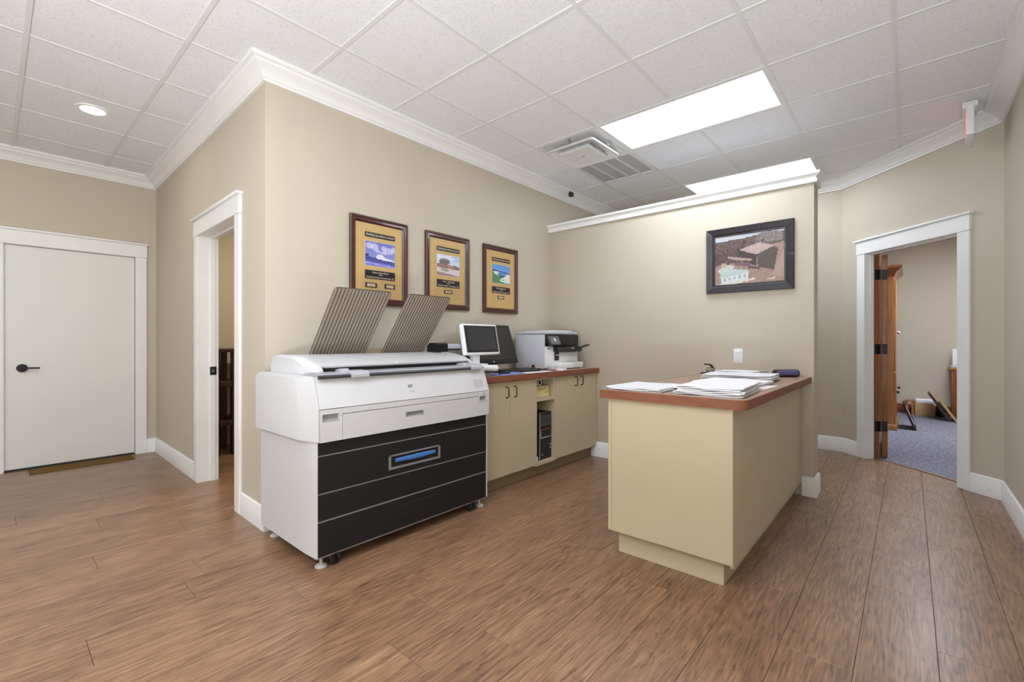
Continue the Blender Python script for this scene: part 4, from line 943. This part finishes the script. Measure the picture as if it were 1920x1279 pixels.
def plaque(x0, label, im, words, two):
    w, h = 0.486, 0.638; z0 = 1.441; yw = A[1]
    t = thing('wall_plaque', label, 'plaque', (x0+w/2, yw, z0), 'framed award plaques over the counter')
    b = MB(); rect_frame(b, (x0, yw-0.0005, z0), (1, 0, 0), (0, -1, 0), w, h, [(0, 0), (0, 0.022), (0.005, 0.026), (0.016, 0.024), (0.020, 0.019), (0.034, 0.021), (0.042, 0.014), (0.046, 0.008)]); obj('frame', b, M_cherry, parent=t, smooth=0.4)
    yb = yw-0.009
    obj('backing', MB().box(x0+0.040, x0+w-0.040, yb, yb+0.006, z0+0.040, z0+h-0.040), M_gold, parent=t)
    b = MB(); rect_frame(b, (x0+0.075, yb, z0+0.075), (1, 0, 0), (0, -1, 0), w-0.15, h-0.15, [(0, 0), (0.0, 0.0016), (0.005, 0.0016), (0.005, 0)]); obj('embossed_border', b, mat('gold_line', (212, 180, 116), 0.5, var=0.03), parent=t)
    def plate(u0, u1, v0, v1, name='name_plate', m=M_plate, rr=0.006):
        b = MB(); b.box(x0+w*u0, x0+w*u1, yb-0.003, yb, z0+h*(1-v1), z0+h*(1-v0), bev=0.0014, seg=1); return obj(name, b, m, parent=t)
    def words_on(p, txt, size, u, v, wmax):
        tm_ = text_mesh(txt, size, (x0+w*u, yb-0.0034, z0+h*(1-v)), (1, 0, 0), (0, 0, 1), 0.0003)
        xs = [q.co.x for q in tm_.bm.verts]; ww = max(xs)-min(xs)
        k = w*wmax/ww
        for q in tm_.bm.verts: q.co.x = x0+w*u+(q.co.x-x0-w*u)*k
        obj('lettering', tm_, M_ink, parent=p)
    p = plate(.245, .775, .170, .226); words_on(p, 'Building Excellence Award', 0.022, .51, .198, .48)
    b = MB().box(x0+w*.245, x0+w*.775, yb-0.002, yb, z0+h*(1-.556), z0+h*(1-.272)); ph = obj('photo_mount', b, M_lav, parent=t)
    im.build('photo', t, (x0+w*.25, yb-0.0024, z0+h*(1-.276)), (w*.52, 0, 0), (0, 0, -h*.276), None)
    p = plate(.245, .775, .606, .706); words_on(p, words[0], 0.018, .51, .630, .28); words_on(p, '2010', 0.014, .51, .655, .07); words_on(p, words[1], 0.018, .51, .686, .48)
    if two:
        for u0, u1, s in ((.25, .45, 'BMC'), (.585, .775, 'ABI')):
            p = plate(u0, u1, .752, .806, 'logo_plate'); obj('logo', MB().box(x0+w*(u0+.03), x0+w*(u1-.03), yb-0.0036, yb-0.0028, z0+h*(1-.797), z0+h*(1-.762), bev=0.0002, seg=1), mat('logo_pale', (206, 182, 160), 0.4, var=0.25, vscale=60), parent=p)
    else:
        p = plate(.41, .60, .742, .792, 'logo_plate'); obj('logo', MB().box(x0+w*.435, x0+w*.575, yb-0.0036, yb-0.0028, z0+h*(1-.782), z0+h*(1-.752), bev=0.0002, seg=1), MATS['logo_pale'], parent=p)
mat('logo_pale', (206, 182, 160), 0.4, var=0.25, vscale=60)
plaque(1.672, 'cherry framed gold plaque with purple sky photo, behind the first printer tray', img1(), PLH[0], True)
plaque(2.340, 'cherry framed gold plaque with a grey tree photo, middle of the three', img2(), PLH[1], False)
plaque(3.010, 'cherry framed gold plaque with green field photo, nearest the room corner', img3(), PLH[2], False)
pf = thing('framed_picture', 'dark framed aerial print of a brown building on the partition', 'picture', (PX0, 0.985, 1.572))
w_, h_ = 0.650, 0.540; oy = 1.310
b = MB(); rect_frame(b, (PX0-0.0005, oy, 1.572), (0, -1, 0), (-1, 0, 0), w_, h_, [(0, 0), (0, 0.020), (0.004, 0.026), (0.050, 0.016), (0.056, 0.010), (0.068, 0.010), (0.070, 0.006)]); obj('frame', b, M_navy, parent=pf, smooth=0.3)
obj('backing', MB().box(PX0-0.005, PX0-0.001, oy-w_+0.02, oy-0.02, 1.592, 1.572+h_-0.02), M_black, parent=pf)
img4().build('print', pf, (PX0-0.007, oy-0.068, 1.572+h_-0.068), (0, -(w_-0.136), 0), (0, 0, -(h_-0.136)), None)

# ------------------------------------------------------------------ side room and office furniture
cs = thing('console_shelf', 'dark wood open shelf seen through the hall doorway', 'shelf', (1.95, 5.45, 0))
obj('top', MB().box(1.46, 2.50, 5.25, 5.68, 1.055, 1.090, bev=0.003), M_dwood, parent=cs)
for x in (1.47, 1.64, 2.42):
    for y in (5.26, 5.61): obj('post', MB().box(x, x+0.06, y, y+0.06, 0.0, 1.055), M_dwood, parent=cs)
obj('shelf', MB().box(1.47, 2.48, 5.26, 5.67, 0.70, 0.76, bev=0.002), M_dwood, parent=cs)
obj('shelf', MB().box(1.47, 2.48, 5.26, 5.67, 0.30, 0.36, bev=0.002), M_dwood, parent=cs)
oo = thing('wall_outlet', 'white outlet low on the wall behind the dark shelf', 'outlet', (1.80, 5.80, 0.2))
pq = obj('plate', MB().box(1.76, 1.84, 5.795, 5.7995, 0.19, 0.30, bev=0.001), M_whites, parent=oo)
obj('socket', MB().box(1.783, 1.817, 5.793, 5.796, 0.215, 0.235), M_trim, parent=oo); obj('socket', MB().box(1.783, 1.817, 5.793, 5.796, 0.255, 0.275), M_trim, parent=oo)

am = thing('hutch', 'tall honey wood hutch behind the open office door', 'cabinet', (8.2, 0.45, 0))
hx0, hx1, hy0, hy1 = 7.75, 8.65, 0.150, 0.80
obj('carcass', MB().box(hx0, hx1, hy0, hy1, 0.06, 2.02, bev=0.003, seg=1), M_oakl, parent=am)
obj('plinth', MB().box(hx0-0.03, hx1+0.02, hy0-0.035, hy1, 0.0, 0.075, bev=0.006), M_oakl, parent=am)
b = MB(); b.loops([[(x, y, z) for x, y in ((hx0-d, hy0-d), (hx1+d, hy0-d), (hx1+d, hy1), (hx0-d, hy1))] for d, z in ((0.0, 2.01), (0.012, 2.03), (0.02, 2.06), (0.07, 2.11), (0.085, 2.12), (0.085, 2.15))]); obj('crown', b, M_oak, parent=am)
for z0, z1 in ((0.10, 0.75), (0.78, 1.98)):
    for x in (hx0+0.02, hx0+0.455):
        d = obj('door', MB().box(x, x+0.425, hy0-0.02, hy0, z0, z1, bev=0.003, seg=1), M_oakl, parent=am)
        b = MB(); b.lathe((x+(0.05 if x < 8 else 0.38)+0.0, hy0-0.02, z0+(0.5 if z0 > 0.5 else 0.4)), [(0.001, -0.035), (0.018, -0.034), (0.022, -0.022), (0.010, -0.012), (0.008, 0.0)], 16, 'y'); obj('knob', b, M_chrome if z0 > 0.5 else M_bronze, parent=d)
# framed pictures leaning on the hutch
def leaner(name, label, c, w, h, deg, rotz, fm, face):
    t = thing(name, label, 'frame', (c[0], c[1], 0.0))
    R = Matrix.Translation((c[0], c[1], 0.003)) @ Matrix.Rotation(rotz, 4, 'Z') @ Matrix.Rotation(math.radians(deg), 4, 'X')
    b = MB(); b.box(-w/2, -w/2+0.04, -0.012, 0.012, 0, h); b.box(w/2-0.04, w/2, -0.012, 0.012, 0, h); b.box(-w/2+0.04, w/2-0.04, -0.012, 0.012, 0, 0.04); b.box(-w/2+0.04, w/2-0.04, -0.012, 0.012, h-0.04, h); b.xf(R); obj('frame', b, fm, parent=t)
    b = MB(); b.box(-w/2+0.04, w/2-0.04, -0.004, 0.004, 0.04, h-0.04); b.xf(R); obj('print', b, face, parent=t)
leaner('leaning_frame', 'black frame leaning against the front of the hutch', (8.10, -0.065, 0), 0.42, 0.36, -20, 0.0, M_black, mat('art_pale', (206, 206, 206), 0.5, var=0.05))
leaner('leaning_frame', 'dark thin frame leaning before the plastic bag, inner one', (9.25, -0.455, 0), 0.34, 0.46, -31, 0.0, mat('frame_dark', (58, 46, 38), 0.4, var=0.1), mat('art_tan', (176, 150, 116), 0.5, var=0.1))
leaner('leaning_frame', 'tan backed frame leaning beside the office desk, outer one', (9.25, -0.520, 0), 0.34, 0.46, -31, 0.0, M_card, MATS['frame_dark'])
struct('baseboard_office', MB().box(9.784, 9.80, -1.68, 0.85, 0.0, 0.15, bev=0.003), M_oak)
cb = thing('cardboard_box', 'brown cardboard box against the far office wall', 'box', (9.65, -0.17, 0))
obj('box_body', MB().box(9.52, 9.77, -0.29, -0.07, 0.0, 0.20, bev=0.003), M_card, parent=cb)
b = MB(); b.box(9.53, 9.76, -0.285, -0.08, 0.202, 0.255, bev=0.01); tag(obj('paper_pile', b, M_paper), 'white papers lying on the cardboard box', 'papers')
ws = thing('wooden_stand', 'small pale wooden stand beside the cardboard box', 'stand', (9.62, -0.01, 0))
obj('post', MB().box(9.56, 9.59, -0.06, -0.03, 0.0, 0.21), M_oakl, parent=ws); obj('post', MB().box(9.56, 9.59, 0.01, 0.04, 0.0, 0.21), M_oakl, parent=ws); obj('top', MB().box(9.55, 9.68, -0.065, 0.045, 0.21, 0.24), M_oakl, parent=ws)
b = MB(); bmesh.ops.create_icosphere(b.bm, subdivisions=3, radius=1.0)
for v in b.bm.verts:
    n = 1+0.16*math.sin(v.co.x*7+1)*math.sin(v.co.y*6)*1.0+0.12*math.sin(v.co.z*9+v.co.x*5)
    v.co = Vector((9.62+0.11*v.co.x*n, -0.37+0.060*v.co.y*n, max(0.005, 0.10+0.13*v.co.z*n)))
tag(obj('plastic_bag', b, M_bag, smooth=1.5), 'crumpled dark plastic bag beside the cardboard box', 'bag')
od = thing('office_desk', 'dark wood desk at the edge of the office doorway view', 'desk', (9.6, -1.1, 0))
obj('top', MB().box(9.45, 9.795, -1.66, -0.455, 0.735, 0.765, bev=0.004), M_oakl, parent=od)
obj('pedestal', MB().box(9.475, 9.79, -1.02, -0.485, 0.0, 0.735, bev=0.004), M_oak, parent=od); obj('pedestal', MB().box(9.475, 9.79, -1.64, -1.24, 0.0, 0.735, bev=0.004), M_oak, parent=od)
for z in (0.10, 0.32, 0.54):
    d = obj('drawer', MB().box(9.46, 9.475, -1.00, -0.51, z, z+0.19, bev=0.003), M_oak, parent=od); b = MB(); b.lathe((9.46, -0.75, z+0.095), [(0.001, -0.025), (0.014, -0.024), (0.006, 0)], 12, 'x'); obj('knob', b, M_bronze, parent=d)
tag(obj('paper_tray', MB().box(9.53, 9.74, -0.80, -0.480, 0.767, 0.80, bev=0.004), M_lav), 'pale paper tray on the office desk', 'tray')
tag(obj('white_binder', MB().box(9.58, 9.68, -0.70, -0.495, 0.802, 1.05, bev=0.004), M_whites), 'white binder standing on the pale paper tray', 'binder')
